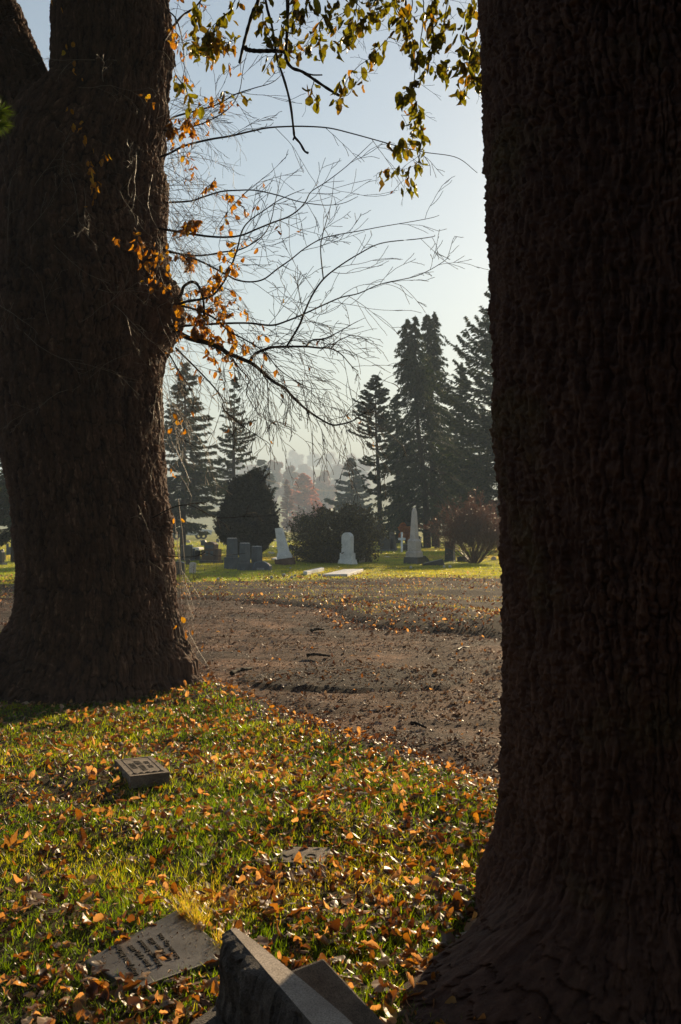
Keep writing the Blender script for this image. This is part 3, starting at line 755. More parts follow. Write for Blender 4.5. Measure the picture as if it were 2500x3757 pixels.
tl.append((letters('1861 - 1932', 0.042, 1.1, 0.0015), mark_mat(0.71, 0.52)))
obj('inscription', join_me(tl, 'inscription'), CARVED, mar_block)
b = Bag()
for pts in ([(0.16, 0.12), (0.15, 0.86), (0.2, 0.93), (0.82, 0.93), (0.87, 0.86), (0.86, 0.14)],):
    ps = [onmark(u, v) + n_ * 0.0005 for u, v in smoothline(np.array([(u, v, 0) for u, v in pts]), 40)[:, :2]]
    b.add(*tube(ps, 0.0022, 4))
for k in range(5):
    u0 = 0.14 + 0.17 * k
    ps = [onmark(u0 + 0.06 * math.cos(a_) * (1 - a_ / 12), 0.1 + 0.03 * math.sin(a_) * (1 - a_ / 12)) + n_ * 0.0005 for a_ in np.linspace(0, 9, 26)]
    b.add(*tube(ps, 0.0025, 4))
ps = [onmark(u, 0.07) + n_ * 0.0005 for u in np.linspace(0.14, 0.9, 12)]
b.add(*tube(ps, 0.0022, 4))
obj('carved_border', b.build('carved_border'), CARVED, mar_block)
MARK_POLY = [(p[0], p[1]) for p in mc + (mk - mc) * 1.02]
# flush stone almost swallowed by the turf
q = np.array([G(x, y, 0.02) for x, y in [(985, 3160), (1060, 3105), (1215, 3108), (1185, 3168)]]); c = q.mean(0)
fl_ = thing('flush_marker', 'flush stone almost buried in the turf, two carved letters showing', 'gravestone', (c[0], c[1], 0))
bm = bmesh.new()
a = [bm.verts.new(p - [c[0], c[1], 0]) for p in q]; b2 = [bm.verts.new(p - [c[0], c[1], 0.1]) for p in q]
bm.faces.new(a); bm.faces.new(b2[::-1])
for k in range(4): bm.faces.new((a[(k + 1) % 4], a[k], b2[k], b2[(k + 1) % 4]))
bmesh.ops.recalc_face_normals(bm, faces=bm.faces)
fl_slab = obj('slab', bm_me(bm, 'slab', 0.006), CONCRETE, fl_)
o_ = np.array([c[0], c[1], 0])
obj('inscription', join_me([textline('M', (1030, 3143), (1082, 3143), 0, 0.0215, o_, 0.11), textline('O', (1120, 3142), (1165, 3142), 0, 0.0215, o_, 0.09)], 'inscription'), CARVED, fl_slab)
FLUSH_POLY = [(p[0], p[1]) for p in c + (q - c) * 0.78]
# rough-faced slab standing on edge
d = norm(np.array([0.235, -0.5, 0])); nl = np.array([d[1], -d[0], 0])      # along the slab, to its left
nl = nl if nl[0] < 0 else -nl
E0 = P(845, 3408, 2.58)
rough = thing('broken_headstone', 'rough-edged dark slab standing on edge, its sawn top catching the sun', 'gravestone', (E0[0] + d[0] * 0.4, E0[1] + d[1] * 0.4, 0))
o_ = np.array(rough.location)
nu, nv = 150, 90
u, v = np.meshgrid(np.linspace(0, 0.95, nu), np.linspace(0, 1, nv))
zt = E0[2] - 0.01 * u
jag = 0.010 + 0.014 * np.abs(fbm(u / 0.05, u * 0 + 0.3, seed=61, o=4)) * 2
zz = zt - (v ** 1.5) * (zt + 0.1)
off = jag * sstep(0, 0.08, v) + 0.022 * sstep(0, 0.35, v) + 0.03 * fbm(u / 0.16, zz / 0.14, seed=62, o=5) * sstep(0.0, 0.1, v) + 0.012 * (vor(u / 0.05, zz / 0.05, 63)[1] - 0.5) * sstep(0.02, 0.1, v)
Pf = E0[None, None] * [1, 1, 0] + d * u[..., None] + nl * off[..., None] + np.array([0, 0, 1.0]) * zz[..., None]
i = (np.arange(nv - 1)[:, None] * nu + np.arange(nu - 1)[None]).ravel()
rf = np.stack([i, i + 1, i + nu + 1, i + nu], -1)
b = Bag(); b.add(Pf.reshape(-1, 3) - o_, rf)
back = E0[None] * [1, 1, 0] + d * np.linspace(0, 0.95, nu)[:, None]
th = np.interp(np.linspace(0, 0.95, nu), [0, 0.1, 0.5, 0.95], [0.016, 0.034, 0.075, 0.09])
e = Pf[-1]; bt = e * 1.0
end = np.concatenate([Pf[:, 0], (back[0] - nl * th[0] * 1)[None] + [[0, 0, -0.1]], (back[0] - nl * th[0])[None] + [[0, 0, zt[0, 0]]]]) - o_
bmr = bmesh.new(); 
b.add(np.stack([Pf[:-1, 0], Pf[1:, 0], np.concatenate([Pf[1:, 0][:, :2] * 0 + (back[0] - nl * th[0])[:2], Pf[1:, 0][:, 2:]], 1), np.concatenate([Pf[:-1, 0][:, :2] * 0 + (back[0] - nl * th[0])[:2], Pf[:-1, 0][:, 2:]], 1)], 1).reshape(-1, 3) - o_, np.arange((nv - 1) * 4).reshape(-1, 4))
bmr.free()
obj('rough_face', b.build('rough_face'), ROUGH, rough)
b = Bag()
tp0 = Pf[0] + nl * 0.0; tp1 = back - nl * th[:, None] + np.array([0, 0, 1.0]) * zt[0][:, None]; tp2 = tp1 - np.array([0, 0, 0.012]) - nl * 0.012; tp3 = tp2 * [1, 1, 0] + [0, 0, -0.1]
ring = np.stack([tp0, tp1, tp2, tp3], 1)
i = (np.arange(nu - 1)[:, None] * 4 + np.arange(3)[None]).ravel()
b.add(ring.reshape(-1, 3) - o_, np.stack([i, i + 4, i + 5, i + 1], -1))
b.add(np.array([Pf[0, -1], tp1[-1], tp3[-1], Pf[-1, -1]]) - o_, np.array([[0, 1, 2, 3]]))
obj('sawn_top', b.build('sawn_top'), TOPST, rough)
# plain slab leaning behind it
P0, P1, P2 = P(1188, 3514, 2.8), P(1036, 3573, 2.72), P(1418, 3760, 2.72)
u1, u2 = (P1 - P0) * 2.4, (P2 - P0) * 2.6
nn = norm(np.cross(u2, u1)); nn = nn if nn[1] < 0 else -nn
lean = thing('toppled_slab', 'plain dark slab leaning corner-up behind the rough-edged slab', 'gravestone', (P0[0], P0[1], 0))
o_ = np.array(lean.location)
bm = bmesh.new()
qa = [P0, P0 + u1, P0 + u1 + u2, P0 + u2]
a = [bm.verts.new(p - o_) for p in qa]; b2 = [bm.verts.new(p - o_ - nn * 0.055 + np.array([0.0, 0, 0.004])) for p in qa]
bm.faces.new(a); bm.faces.new(b2[::-1])
for k in range(4): bm.faces.new((a[(k + 1) % 4], a[k], b2[k], b2[(k + 1) % 4]))
bmesh.ops.recalc_face_normals(bm, faces=bm.faces)
obj('slab', bm_me(bm, 'slab', 0.006), CONCRETE, lean)
# plinth to the left of it
K0, K1 = P(800, 3678, 2.62), P(628, 3757, 2.45)
pe = norm((K1 - K0) * [1, 1, 0]); pf = np.array([pe[1], -pe[0], 0]); pf = pf if pf[0] > 0 else -pf
pl = thing('stone_plinth', 'low dark plinth block at the bottom edge left of the rough slab', 'gravestone', (K0[0], K0[1], 0))
o_ = np.array(pl.location)
zt = K0[2]
qa = [K0 - pe * 0.1, K0 + pe * 0.45, K0 + pe * 0.45 + pf * 0.3, K0 - pe * 0.1 + pf * 0.3]
bm = bmesh.new()
a = [bm.verts.new((p[0] - o_[0], p[1] - o_[1], zt)) for p in qa]; b2 = [bm.verts.new((p[0] - o_[0], p[1] - o_[1], -0.1)) for p in qa]
bm.faces.new(a); bm.faces.new(b2[::-1])
for k in range(4): bm.faces.new((a[(k + 1) % 4], a[k], b2[k], b2[(k + 1) % 4]))
bmesh.ops.recalc_face_normals(bm, faces=bm.faces)
obj('block', bm_me(bm, 'block', 0.01), ROUGH, pl)
# ------------------------------------------------------------------ vegetation tools
CARD = np.array([[-0.5, 0, 0], [0, -0.02, 0.5], [0.5, 0, 0], [0, 0.0, -0.5]], float)   # kite: long axis x, width z
CARD_F = np.array([[0, 3, 2, 1]])
def cards(pos, axis, side, length, width, tint):
    ax_ = norm(axis); sd_ = norm(side - (side * ax_).sum(1, keepdims=True) * ax_); up = np.cross(ax_, sd_)
    return scatter(CARD, CARD_F, pos, ax_, up, sd_, np.stack([length, length, width], 1), tint)
NEEDLE = leaf_mat('needles', [(0, (0.012, 0.02, 0.01)), (0.6, (0.028, 0.043, 0.02)), (1, (0.06, 0.07, 0.03))], trans=0.22, rough=0.7, tmul=(1.5, 1.6, 0.8), spec=0.12)
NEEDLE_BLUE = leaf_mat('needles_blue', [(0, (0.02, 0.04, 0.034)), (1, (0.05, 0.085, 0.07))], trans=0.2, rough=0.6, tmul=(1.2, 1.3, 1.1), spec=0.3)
CYPRESS = leaf_mat('cypress_foliage', [(0, (0.008, 0.009, 0.006)), (0.7, (0.016, 0.017, 0.009)), (1, (0.03, 0.028, 0.012))], trans=0.12, rough=0.7, tmul=(1.4, 1.5, 0.8), spec=0.2)
SHRUBLEAF = leaf_mat('shrub_leaves', [(0, (0.022, 0.018, 0.009)), (0.6, (0.045, 0.038, 0.014)), (1, (0.15, 0.12, 0.03))], trans=0.35, rough=0.35, tmul=(1.8, 1.6, 0.7), spec=0.5)
RUST = leaf_mat('rust_foliage', [(0, (0.4, 0.11, 0.04)), (1, (0.65, 0.24, 0.1))], trans=0.5, rough=0.6, tmul=(1.5, 1.2, 1.0), spec=0.2)
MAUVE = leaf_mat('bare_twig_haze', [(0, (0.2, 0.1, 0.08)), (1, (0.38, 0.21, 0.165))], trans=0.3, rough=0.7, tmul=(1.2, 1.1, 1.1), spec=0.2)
ORANGE = leaf_mat('orange_foliage', [(0, (0.28, 0.08, 0.012)), (1, (0.5, 0.2, 0.03))], trans=0.5, rough=0.6, tmul=(1.6, 1.2, 0.8), spec=0.3)
BARKD = plain_mat('dark_bark', (0.035, 0.027, 0.022), 0.9, 0.2)
TWIG = plain_mat('twig_bark', (0.022, 0.014, 0.01), 0.8, 0.2)
TWIGPALE = plain_mat('pale_sunlit_twig', (0.15, 0.11, 0.075), 0.55, 0.5)
TWIGRED = plain_mat('reddish_twigs', (0.10, 0.045, 0.03), 0.5, 0.5)

def conifer(label, trunks, Y, prof, n=220, droop=0.25, hang=0.4, dens=70, card=(0.34, 0.11), seed=0, mat=None, t0=0.1, name='conifer_tree', group=None, depth=1.0, tip_up=0.15, gaps=None):
    """trunks: pixel polylines base to top; prof(py) gives the crown's half width in pixels at that height"""
    rng = np.random.default_rng(seed)
    s = Y / F
    base = P(*trunks[0][0], Y); gz_ = float(H(base[0], Y)); 
    t = thing(name, label, 'tree', (base[0], Y, gz_), 0, group)
    o_ = np.array([base[0], Y, gz_])
    tb, lf = Bag(), Bag()
    for ti, tp in enumerate(trunks):
        pts = np.array([P(x, y, Y) for x, y in tp])
        if ti == 0: pts[0, 2] = min(pts[0, 2], gz_ - 0.2)
        c = smoothline(pts, 40)
        hh = c[-1, 2] - gz_
        r = 0.018 * hh * np.clip((c[-1, 2] - c[:, 2]) / hh, 0.03, 1) ** 0.9 if ti == 0 else 0.010 * hh * np.clip((c[-1, 2] - c[:, 2]) / (c[-1, 2] - c[0, 2]), 0.05, 1)
        tb.add(*tube(c - o_, r, 7))
        nb = int(n * (1 if ti == 0 else 0.45))
        for k in range(nb):
            f = t0 + (0.995 - t0) * (k + rng.random()) / nb if ti == 0 else (k + rng.random()) / nb
            q = c[min(39, int(f * 39))] * (1 - (f * 39) % 1) + c[min(39, int(f * 39) + 1)] * ((f * 39) % 1)
            py = CY - (q[2] - EYE) / Y * F + 47.5
            if gaps is not None and rng.random() < gaps(py): continue
            L = prof(py) * s * rng.uniform(0.55, 1.12)
            if L < 0.05: continue
            az = rng.uniform(0, 2 * math.pi)
            nz_ = float(vnoise(np.array([math.cos(az) * 1.4 + 5]), np.array([math.sin(az) * 1.4 + 5]), np.array([f * 11]), seed=seed)[0])
            if nz_ < -0.5: continue
            L *= 1 + 0.38 * nz_
            d = np.array([math.cos(az), math.sin(az) * depth, 0])
            u = np.linspace(0, 1, 7)
            up0 = 0.25 * (f - 0.3)
            zc = L * (up0 * u - droop * u ** 1.6 + tip_up * u ** 3)
            br = q + d * (u * L)[:, None] + np.stack([0 * u, 0 * u, zc], 1)
            br[:, :2] += rng.normal(0, 0.03 * L, (7, 2)) * u[:, None]
            tb.add(*tube(br - o_, 0.012 * L * (1.1 - u) + 0.006, 3))
            m_ = int(dens * min(1.6, max(0.35, L / 2.2)))
            uu = rng.uniform(0.12, 1.0, m_) ** 0.8
            ix = np.clip(uu * 6, 0, 5.999); ii = ix.astype(int); ff = (ix - ii)[:, None]
            bp = br[ii] * (1 - ff) + br[ii + 1] * ff
            sd_ = np.array([-d[1], d[0], 0.0])
            w = 0.26 * L * (1.12 - uu) * np.sqrt(uu + 0.1)
            lat = rng.uniform(-1, 1, m_) * w
            pos = bp + sd_ * lat[:, None]
            pos[:, 2] -= hang * np.abs(lat) * rng.uniform(0.2, 1.4, m_) + rng.uniform(-0.05, 0.12, m_) * hang
            sg = np.sign(lat)[:, None]
            ad = d * rng.uniform(0.3, 1.0, m_)[:, None] + sd_ * sg * rng.uniform(0.2, 1.0, m_)[:, None] + np.array([0, 0, -1.0]) * (hang * rng.uniform(0, 1.5, m_))[:, None]
            sv = rng.normal(size=(m_, 3)) + [0, 0, 0.3]
            V_, F_, T_ = cards(pos - o_, ad, sv, card[0] * rng.uniform(0.6, 1.4, m_), card[1] * rng.uniform(0.6, 1.5, m_), rng.random(m_))
            lf.add(V_, F_, T_)
    obj('trunk', tb.build('trunk', True), BARKD, t)
    obj('crown', lf.build('crown'), mat or NEEDLE, t)
    return t
ip = lambda ys, ws: (lambda y: float(np.interp(y, ys, ws)))

conifer('broad dark conifer rising behind the right edge of the left trunk', [[(672, 2020), (676, 1700), (682, 1330)]], 66, ip([1330, 1400, 1500, 1600, 1800, 1960], [8, 45, 75, 110, 145, 145]), 300, 0.2, 0.6, 120, (0.3, 0.085), 301, t0=0.12)
conifer('slender spruce with open stepped branches behind the rounded dark evergreen', [[(858, 1996), (858, 1700), (861, 1382)]], 74, ip([1382, 1450, 1550, 1640, 1800, 1900], [6, 34, 62, 92, 90, 100]), 150, 0.12, 0.5, 110, (0.3, 0.085), 302, t0=0.25, tip_up=0.22)
conifer('ragged pine with bare lower trunk left of the tall spruces', [[(1398, 2004), (1392, 1800), (1382, 1600), (1376, 1374)]], 72, ip([1374, 1450, 1560, 1640, 1720, 1850], [12, 50, 84, 78, 66, 72]), 200, 0.0, 0.3, 150, (0.3, 0.10), 303, t0=0.3, tip_up=0.2, gaps=lambda y: 0.0 if y < 1600 else 0.72)
conifer('tall spruce with a forked top and leaning trunk, left of the close pair', [[(1569, 2011), (1559, 1797), (1536, 1587), (1522, 1423), (1500, 1300), (1490, 1171)], [(1521, 1420), (1524, 1300), (1523, 1165)]], 65,
        ip([1165, 1200, 1300, 1400, 1600, 1800, 1900], [11, 27, 52, 84, 150, 215, 200]), 290, 0.5, 0.95, 84, (0.32, 0.065), 304, t0=0.1, tip_up=0.1)
conifer('tall spruce with a double top, right of the close pair', [[(1600, 2000), (1590, 1800), (1585, 1600), (1583, 1420), (1570, 1280), (1567, 1152)], [(1584, 1420), (1592, 1290), (1596, 1148)]], 69,
        ip([1148, 1190, 1300, 1400, 1600, 1800, 1900], [9, 24, 47, 78, 145, 205, 190]), 280, 0.45, 0.9, 84, (0.32, 0.065), 305, t0=0.12, tip_up=0.1)
conifer('full cedar standing behind the right trunk, feathery tips showing on its left', [[(1840, 2006), (1838, 1600), (1830, 1040)]], 60, ip([1040, 1120, 1280, 1450, 1700, 1950], [45, 95, 155, 215, 240, 240]), 430, -0.1, 0.5, 130, (0.26, 0.08), 306, t0=0.08, tip_up=0.25)
conifer('dark fir filling the gap between the ragged pine and the tall spruces', [[(1462, 2000), (1455, 1450)]], 82, ip([1450, 1600, 1750, 1950], [10, 50, 95, 130]), 210, 0.3, 0.6, 90, (0.4, 0.1), 315, t0=0.06)
conifer('dull green fir behind the right spruce and the twiggy bush', [[(1705, 1996), (1695, 1330)]], 88, ip([1330, 1540, 1700, 1950], [10, 60, 115, 150]), 240, 0.2, 0.6, 95, (0.42, 0.11), 316, t0=0.06)
conifer('dark low conifer filling the gap left of the big left trunk', [[(51, 2060), (50, 1800), (46, 1420)]], 40, ip([1420, 1600, 1900, 1990], [20, 90, 150, 150]), 260, 0.3, 0.5, 100, (0.24, 0.07), 307, t0=0.2)
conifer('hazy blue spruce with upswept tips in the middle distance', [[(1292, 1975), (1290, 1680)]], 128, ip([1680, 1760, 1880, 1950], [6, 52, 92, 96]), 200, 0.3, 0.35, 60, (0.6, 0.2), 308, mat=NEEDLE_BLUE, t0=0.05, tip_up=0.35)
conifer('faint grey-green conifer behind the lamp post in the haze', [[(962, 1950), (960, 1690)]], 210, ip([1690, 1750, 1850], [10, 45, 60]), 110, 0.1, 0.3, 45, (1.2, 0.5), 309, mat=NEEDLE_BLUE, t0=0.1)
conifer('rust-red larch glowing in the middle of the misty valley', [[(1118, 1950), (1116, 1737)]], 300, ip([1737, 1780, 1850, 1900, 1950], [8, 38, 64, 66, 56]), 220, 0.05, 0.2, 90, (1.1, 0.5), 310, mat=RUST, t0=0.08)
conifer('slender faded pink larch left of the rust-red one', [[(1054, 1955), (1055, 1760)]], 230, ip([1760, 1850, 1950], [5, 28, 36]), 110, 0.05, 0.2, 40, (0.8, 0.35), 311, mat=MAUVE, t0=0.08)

def broad(label, px, pybase, pytop, hw, Y, seed, mat, n=5000, card=(0.9, 0.5), name='deciduous_tree', group=None, lumps=14):
    rng = np.random.default_rng(seed)
    s = Y / F
    top = P(px, pytop, Y); base = P(px, pybase, Y); gz_ = float(H(base[0], Y))
    t = thing(name, label, 'tree', (base[0], Y, gz_), 0, group)
    hgt = top[2] - gz_; w = hw * s
    tb, lf = Bag(), Bag()
    tb.add(*tube(smoothline([(0, 0, -0.3), (0.02 * w, 0, hgt * 0.4), (0, 0, hgt * 0.9)], 12), np.linspace(0.03 * hgt, 0.004 * hgt, 12), 6))
    for k in range(lumps):
        a = rng.uniform(0, 2 * math.pi); f = rng.uniform(0.35, 0.92)
        e = math.sin(math.pi * min(1, (f - 0.12) / 0.86)) ** 0.6
        c = np.array([math.cos(a) * w * 0.6 * e * rng.uniform(0.3, 1), math.sin(a) * w * 0.6 * e, f * hgt * 0.9])
        tb.add(*tube(smoothline([(0, 0, f * hgt * 0.45), c * [0.5, 0.5, 0.85], c], 8), np.linspace(0.012, 0.003, 8) * hgt, 4))
        m_ = n // lumps
        dr = norm(rng.normal(size=(m_, 3))); rr = w * (0.42 if lumps < 20 else 0.27) * rng.uniform(0.5, 1.0) * rng.uniform(0.2, 1, m_) ** 0.45
        pos = c + dr * rr[:, None] * [1, 1, 0.85]
        V_, F_, T_ = cards(pos, rng.normal(size=(m_, 3)) + [0, 0, 0.6], rng.normal(size=(m_, 3)), card[0] * rng.uniform(0.4, 1.3, m_), card[1] * rng.uniform(0.4, 1.3, m_), rng.random(m_))
        lf.add(V_, F_, T_)
    obj('trunk', tb.build('trunk', True), BARKD, t)
    obj('crown', lf.build('crown'), mat, t)
    return t
PG = 'faded trees in the misty valley'
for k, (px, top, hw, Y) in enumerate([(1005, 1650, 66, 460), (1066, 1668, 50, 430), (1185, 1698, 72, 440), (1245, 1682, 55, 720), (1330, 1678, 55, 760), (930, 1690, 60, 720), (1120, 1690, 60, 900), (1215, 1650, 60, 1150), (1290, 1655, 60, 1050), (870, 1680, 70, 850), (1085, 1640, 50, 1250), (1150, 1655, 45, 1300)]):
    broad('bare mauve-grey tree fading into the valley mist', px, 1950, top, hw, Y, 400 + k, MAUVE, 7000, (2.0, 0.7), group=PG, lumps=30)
broad('small blazing orange sapling behind the white cross', 1492, 2012, 1888, 38, 60, 450, ORANGE, 2600, (0.16, 0.1), lumps=9)

def shrub(name, label, px, py, outline, mat, n, card, seed, lump=0.2, stems=30, inner=0.45, depth=0.9):
    """dense evergreen: outline gives (py, left, right) silhouette rows in pixels"""
    rng = np.random.default_rng(seed)
    g0 = G(px, py); Y = g0[1]; s = Y / F; gz_ = float(H(g0[0], Y))
    t = thing(name, label, 'shrub', (g0[0], Y, gz_))
    ys = np.array([o[0] for o in outline][::-1], float); l = np.array([o[1] for o in outline][::-1], float); r = np.array([o[2] for o in outline][::-1], float)
    yy = rng.uniform(min(o[0] for o in outline), max(o[0] for o in outline), n)
    o_s = np.argsort(ys); L = np.interp(yy, ys[o_s], l[o_s]); Rr = np.interp(yy, ys[o_s], r[o_s])
    a = rng.uniform(0, 2 * math.pi, n)
    rad = rng.uniform(inner, 1, n) ** 0.5
    z = (py - yy) * s
    lum = 1 + lump * (fbm(np.cos(a) * 2.5, np.sin(a) * 2.5, z * 1.6, o=3, seed=seed) + 0.5 * fbm(np.cos(a) * 8, np.sin(a) * 8, z * 5, o=2, seed=seed + 3))
    hw = (Rr - L) / 2 * s
    x = ((L + Rr) / 2 - px) * s + np.cos(a) * hw * rad * lum
    y = np.sin(a) * hw * rad * lum * depth
    z = z * (1 + 0.55 * lump * fbm(x * 1.3, y * 1.3, o=3, seed=seed + 7)) + rng.exponential(0.05, n) * (z > 0.5)
    pos = np.stack([x, y, z], 1)
    out = np.stack([np.cos(a), np.sin(a), 0.7 + 0 * a], 1)
    ad = out * 0.6 + rng.normal(size=(n, 3)) * 0.7
    V_, F_, T_ = cards(pos, ad, rng.normal(size=(n, 3)), card[0] * rng.uniform(0.5, 1.5, n), card[1] * rng.uniform(0.5, 1.5, n), np.clip(rng.random(n) * 0.8 + 0.3 * (rad - 0.7), 0, 1))
    b = Bag(); b.add(V_, F_, T_)
    sp = rng.integers(n, size=n // 60)      # sprigs that stick out of the outline
    for j in sp:
        if rad[j] < 0.85: continue
        m_ = 14; q = pos[j] + np.outer(np.linspace(0, 1, m_), norm(out[j] + [0, 0, 0.8]) * rng.uniform(0.1, 0.42)) + rng.normal(0, 0.02, (m_, 3))
        b.add(*cards(q, rng.normal(size=(m_, 3)), rng.normal(size=(m_, 3)), np.full(m_, card[0] * 0.9), np.full(m_, card[1] * 0.9), rng.random(m_)))
    tb = Bag()
    for k in range(stems):
        j = rng.integers(n)
        e = pos[j] * [0.95, 0.95, 1.0]
        tb.add(*tube(smoothline([(rng.normal(0, 0.12), rng.normal(0, 0.12), -0.05), e * [0.4, 0.4, 0.6], e * 1.03], 8), np.linspace(0.03, 0.006, 8), 4))
    obj('stems', tb.build('stems', True), BARKD, t)
    obj('foliage', b.build('foliage'), mat, t)
    return t
shrub('rounded_evergreen', 'dense nearly black rounded evergreen with a blunt peak', 905, 2052, [(2040, 890, 940), (2010, 840, 980), (1985, 806, 995), (1930, 806, 1014), (1900, 812, 1014), (1860, 822, 998), (1800, 856, 974), (1770, 880, 964), (1748, 908, 952), (1738, 922, 940)], CYPRESS, 60000, (0.2, 0.07), 501, 0.28, 26, 0.25)
shrub('leafy_bush', 'broad dark leafy bush with sunlit right edge behind the round-headed marble stone', 1225, 2064, [(2062, 1120, 1350), (2030, 1075, 1390), (1985, 1064, 1400), (1950, 1060, 1396), (1922, 1070, 1382), (1904, 1095, 1360), (1890, 1125, 1335), (1880, 1155, 1300)], SHRUBLEAF, 30000, (0.085, 0.045), 502, 0.65, 90, 0.15)

# --- growing twigs
def grow(rng, p, d, L, r, lev, out, nch=4, spread=0.8, droop=0.0, wander=0.18, n=7, ratio=(0.35, 0.62), t_from=0.2):
    pts = [np.array(p, float)]; d = norm(np.array(d, float)); seg = L / (n - 1)
    for k in range(n - 1):
        d = norm(d + rng.normal(0, wander, 3) + np.array([0, 0, -droop / (n - 1)]))
        pts.append(pts[-1] + d * seg)
    pts = np.array(pts)
    out.append((pts, r, max(r * 0.35, 0.0007), lev))
    if lev <= 0: return
    for k in range(nch):
        t = t_from + (1 - t_from) * (k + rng.random()) / nch
        i = min(n - 2, int(t * (n - 1))); q = pts[i] + (pts[i + 1] - pts[i]) * (t * (n - 1) - i)
        tn = norm(pts[i + 1] - pts[i])
        sd_ = norm(np.cross(tn, rng.normal(size=3)))
        nd = norm(tn * math.cos(spread) + sd_ * math.sin(spread) * rng.uniform(0.6, 1.2))
        grow(rng, q, nd, L * rng.uniform(*ratio) * (1.15 - 0.5 * t), r * 0.55, lev - 1, out, max(2, nch - 1), spread, droop, wander, n, ratio, t_from)
def lines_mesh(lines, name, o_, rmin=0.0, k0=5):
    b = Bag()
    for pts, r0, r1, lev in lines:
        b.add(*tube(pts - o_, np.maximum(np.linspace(r0, r1, len(pts)), rmin), k0 if r0 > 0.006 else 3))
    return b.build(name, True)
# fan of bare reddish stems
rng = np.random.default_rng(510)
g0 = G(1742, 2066); Yb = g0[1]; s_ = Yb / F; gz_ = float(H(g0[0], Yb))
tw = thing('twiggy_bush', 'bare reddish multi-stemmed bush fanning out beside the right trunk', 'shrub', (g0[0], Yb, gz_))
o_ = np.array([g0[0], Yb, gz_]); ol = []
for k in range(85):
    a = rng.uniform(0, 2 * math.pi); sp = rng.uniform(0.05, 1.0)
    d = np.array([math.cos(a) * sp * 1.1, math.sin(a) * sp * 0.8, 1.0])
    Lg = rng.uniform(0.8, 1.12) * (2.15 if d[0] < 0.2 else 1.95) * (1.0 - 0.16 * sp)
    grow(rng, o_ + [d[0] * 0.15, d[1] * 0.15, -0.03], d, Lg, 0.014, 2, ol, 9, 0.5, -0.15, 0.1, 7, (0.3, 0.55), 0.3)
obj('stems', lines_mesh(ol, 'stems', o_, 0.0035), TWIGRED, tw)
tips = np.concatenate([p[3:] for p, a, b, l in ol if l == 0]); m_ = len(tips)
V_, F_, T_ = cards(tips - o_ + rng.normal(0, 0.02, (m_, 3)), rng.normal(size=(m_, 3)) + [0, 0, 0.8], rng.normal(size=(m_, 3)), rng.uniform(0.03, 0.07, m_), rng.uniform(0.012, 0.03, m_), rng.random(m_))
b = Bag(); b.add(V_, F_, T_)
BUDS = leaf_mat('reddish_buds', [(0, (0.07, 0.03, 0.02)), (1, (0.2, 0.08, 0.045))], trans=0.3, rough=0.4)
obj('dry_leaves', b.build('dry_leaves'), BUDS, tw)

# ------------------------------------------------------------------ leaves and grass
def leaf_template(fold, curl, twist, nl=5, asp=0.56, wob=0.0, seed=0):
    rng = np.random.default_rng(seed)
    V = []
    for k in range(nl + 1):
        t = k / nl
        w = asp * 0.5 * (math.sin(math.pi * (t * 0.94 + 0.03) ** 0.85) ** 0.8)
        ang = curl * (t - 0.15)
        y = math.sin(ang) / curl if abs(curl) > 1e-3 else t
        z = (1 - math.cos(ang)) / curl if abs(curl) > 1e-3 else 0
        y0 = math.sin(curl * -0.15) / curl if abs(curl) > 1e-3 else 0
        for sx in (-1, 0, 1):
            tw = twist * (t - 0.5)
            x_ = sx * w * math.cos(fold); z_ = abs(sx) * w * math.sin(fold) + wob * rng.normal() * w * abs(sx)
            V.append((x_ * math.cos(tw) - z_ * math.sin(tw), y - y0, z + x_ * math.sin(tw) + z_ * math.cos(tw)))
    Fq = []
    for k in range(nl):
        for j in range(2):
            a = k * 3 + j
            Fq.append((a, a + 1, a + 4, a + 3))
    V = np.array(V); V[:, 1] -= 0.5
    return V, np.array(Fq)
TPL = [leaf_template(0.25, 0.5, 0.3, seed=1, wob=0.2), leaf_template(0.55, 1.3, 0.5, seed=2, wob=0.3), leaf_template(0.9, -0.7, 0.9, seed=3, wob=0.2), leaf_template(0.15, 1.9, -0.6, seed=4, wob=0.3),
       leaf_template(1.15, 0.8, 0.4, seed=5, wob=0.15), leaf_template(0.4, -1.2, -0.8, seed=6, wob=0.4), leaf_template(0.7, 2.3, 1.0, seed=7, wob=0.3), leaf_template(0.1, -0.3, 0.2, asp=0.62, seed=8, wob=0.35)]
LITTER = leaf_mat('fallen_leaves', [(0, (0.04, 0.018, 0.009)), (0.3, (0.1, 0.052, 0.014)), (0.55, (0.2, 0.112, 0.016)), (0.72, (0.3, 0.2, 0.035)), (0.86, (0.36, 0.25, 0.15)), (1, (0.5, 0.41, 0.32))], back=(0.24, 0.17, 0.12), trans=0.37, rough=0.42, tmul=(2.8, 1.7, 0.6), spec=0.5)
BITS = leaf_mat('leaf_crumbs', [(0, (0.05, 0.03, 0.02)), (0.5, (0.14, 0.075, 0.04)), (0.8, (0.28, 0.18, 0.12)), (1, (0.42, 0.34, 0.28))], back=(0.3, 0.23, 0.19), trans=0.15, rough=0.65, spec=0.2)
GRASS = leaf_mat('grass_blades', [(0, (0.018, 0.036, 0.003)), (0.4, (0.058, 0.1, 0.005)), (0.7, (0.15, 0.15, 0.009)), (0.85, (0.14, 0.1, 0.045)), (1, (0.2, 0.145, 0.1))], trans=0.6, rough=0.3, tmul=(5.6, 5.0, 1.0), spec=0.5)
def inpoly(poly, x, y): return sdpoly(np.array(poly), x, y) < 0
SOLID = [LED_POLY, MARK_POLY, FLUSH_POLY]
def on_stone(x, y):
    r = np.zeros(np.shape(x), bool)
    for p_ in SOLID: r |= inpoly(p_, x, y)
    return r
def in_trunk(x, y):
    return (np.hypot(x + 2.32, (y - LY)) < 0.78) | (np.hypot(x - 1.235, y - RY) < 0.62)
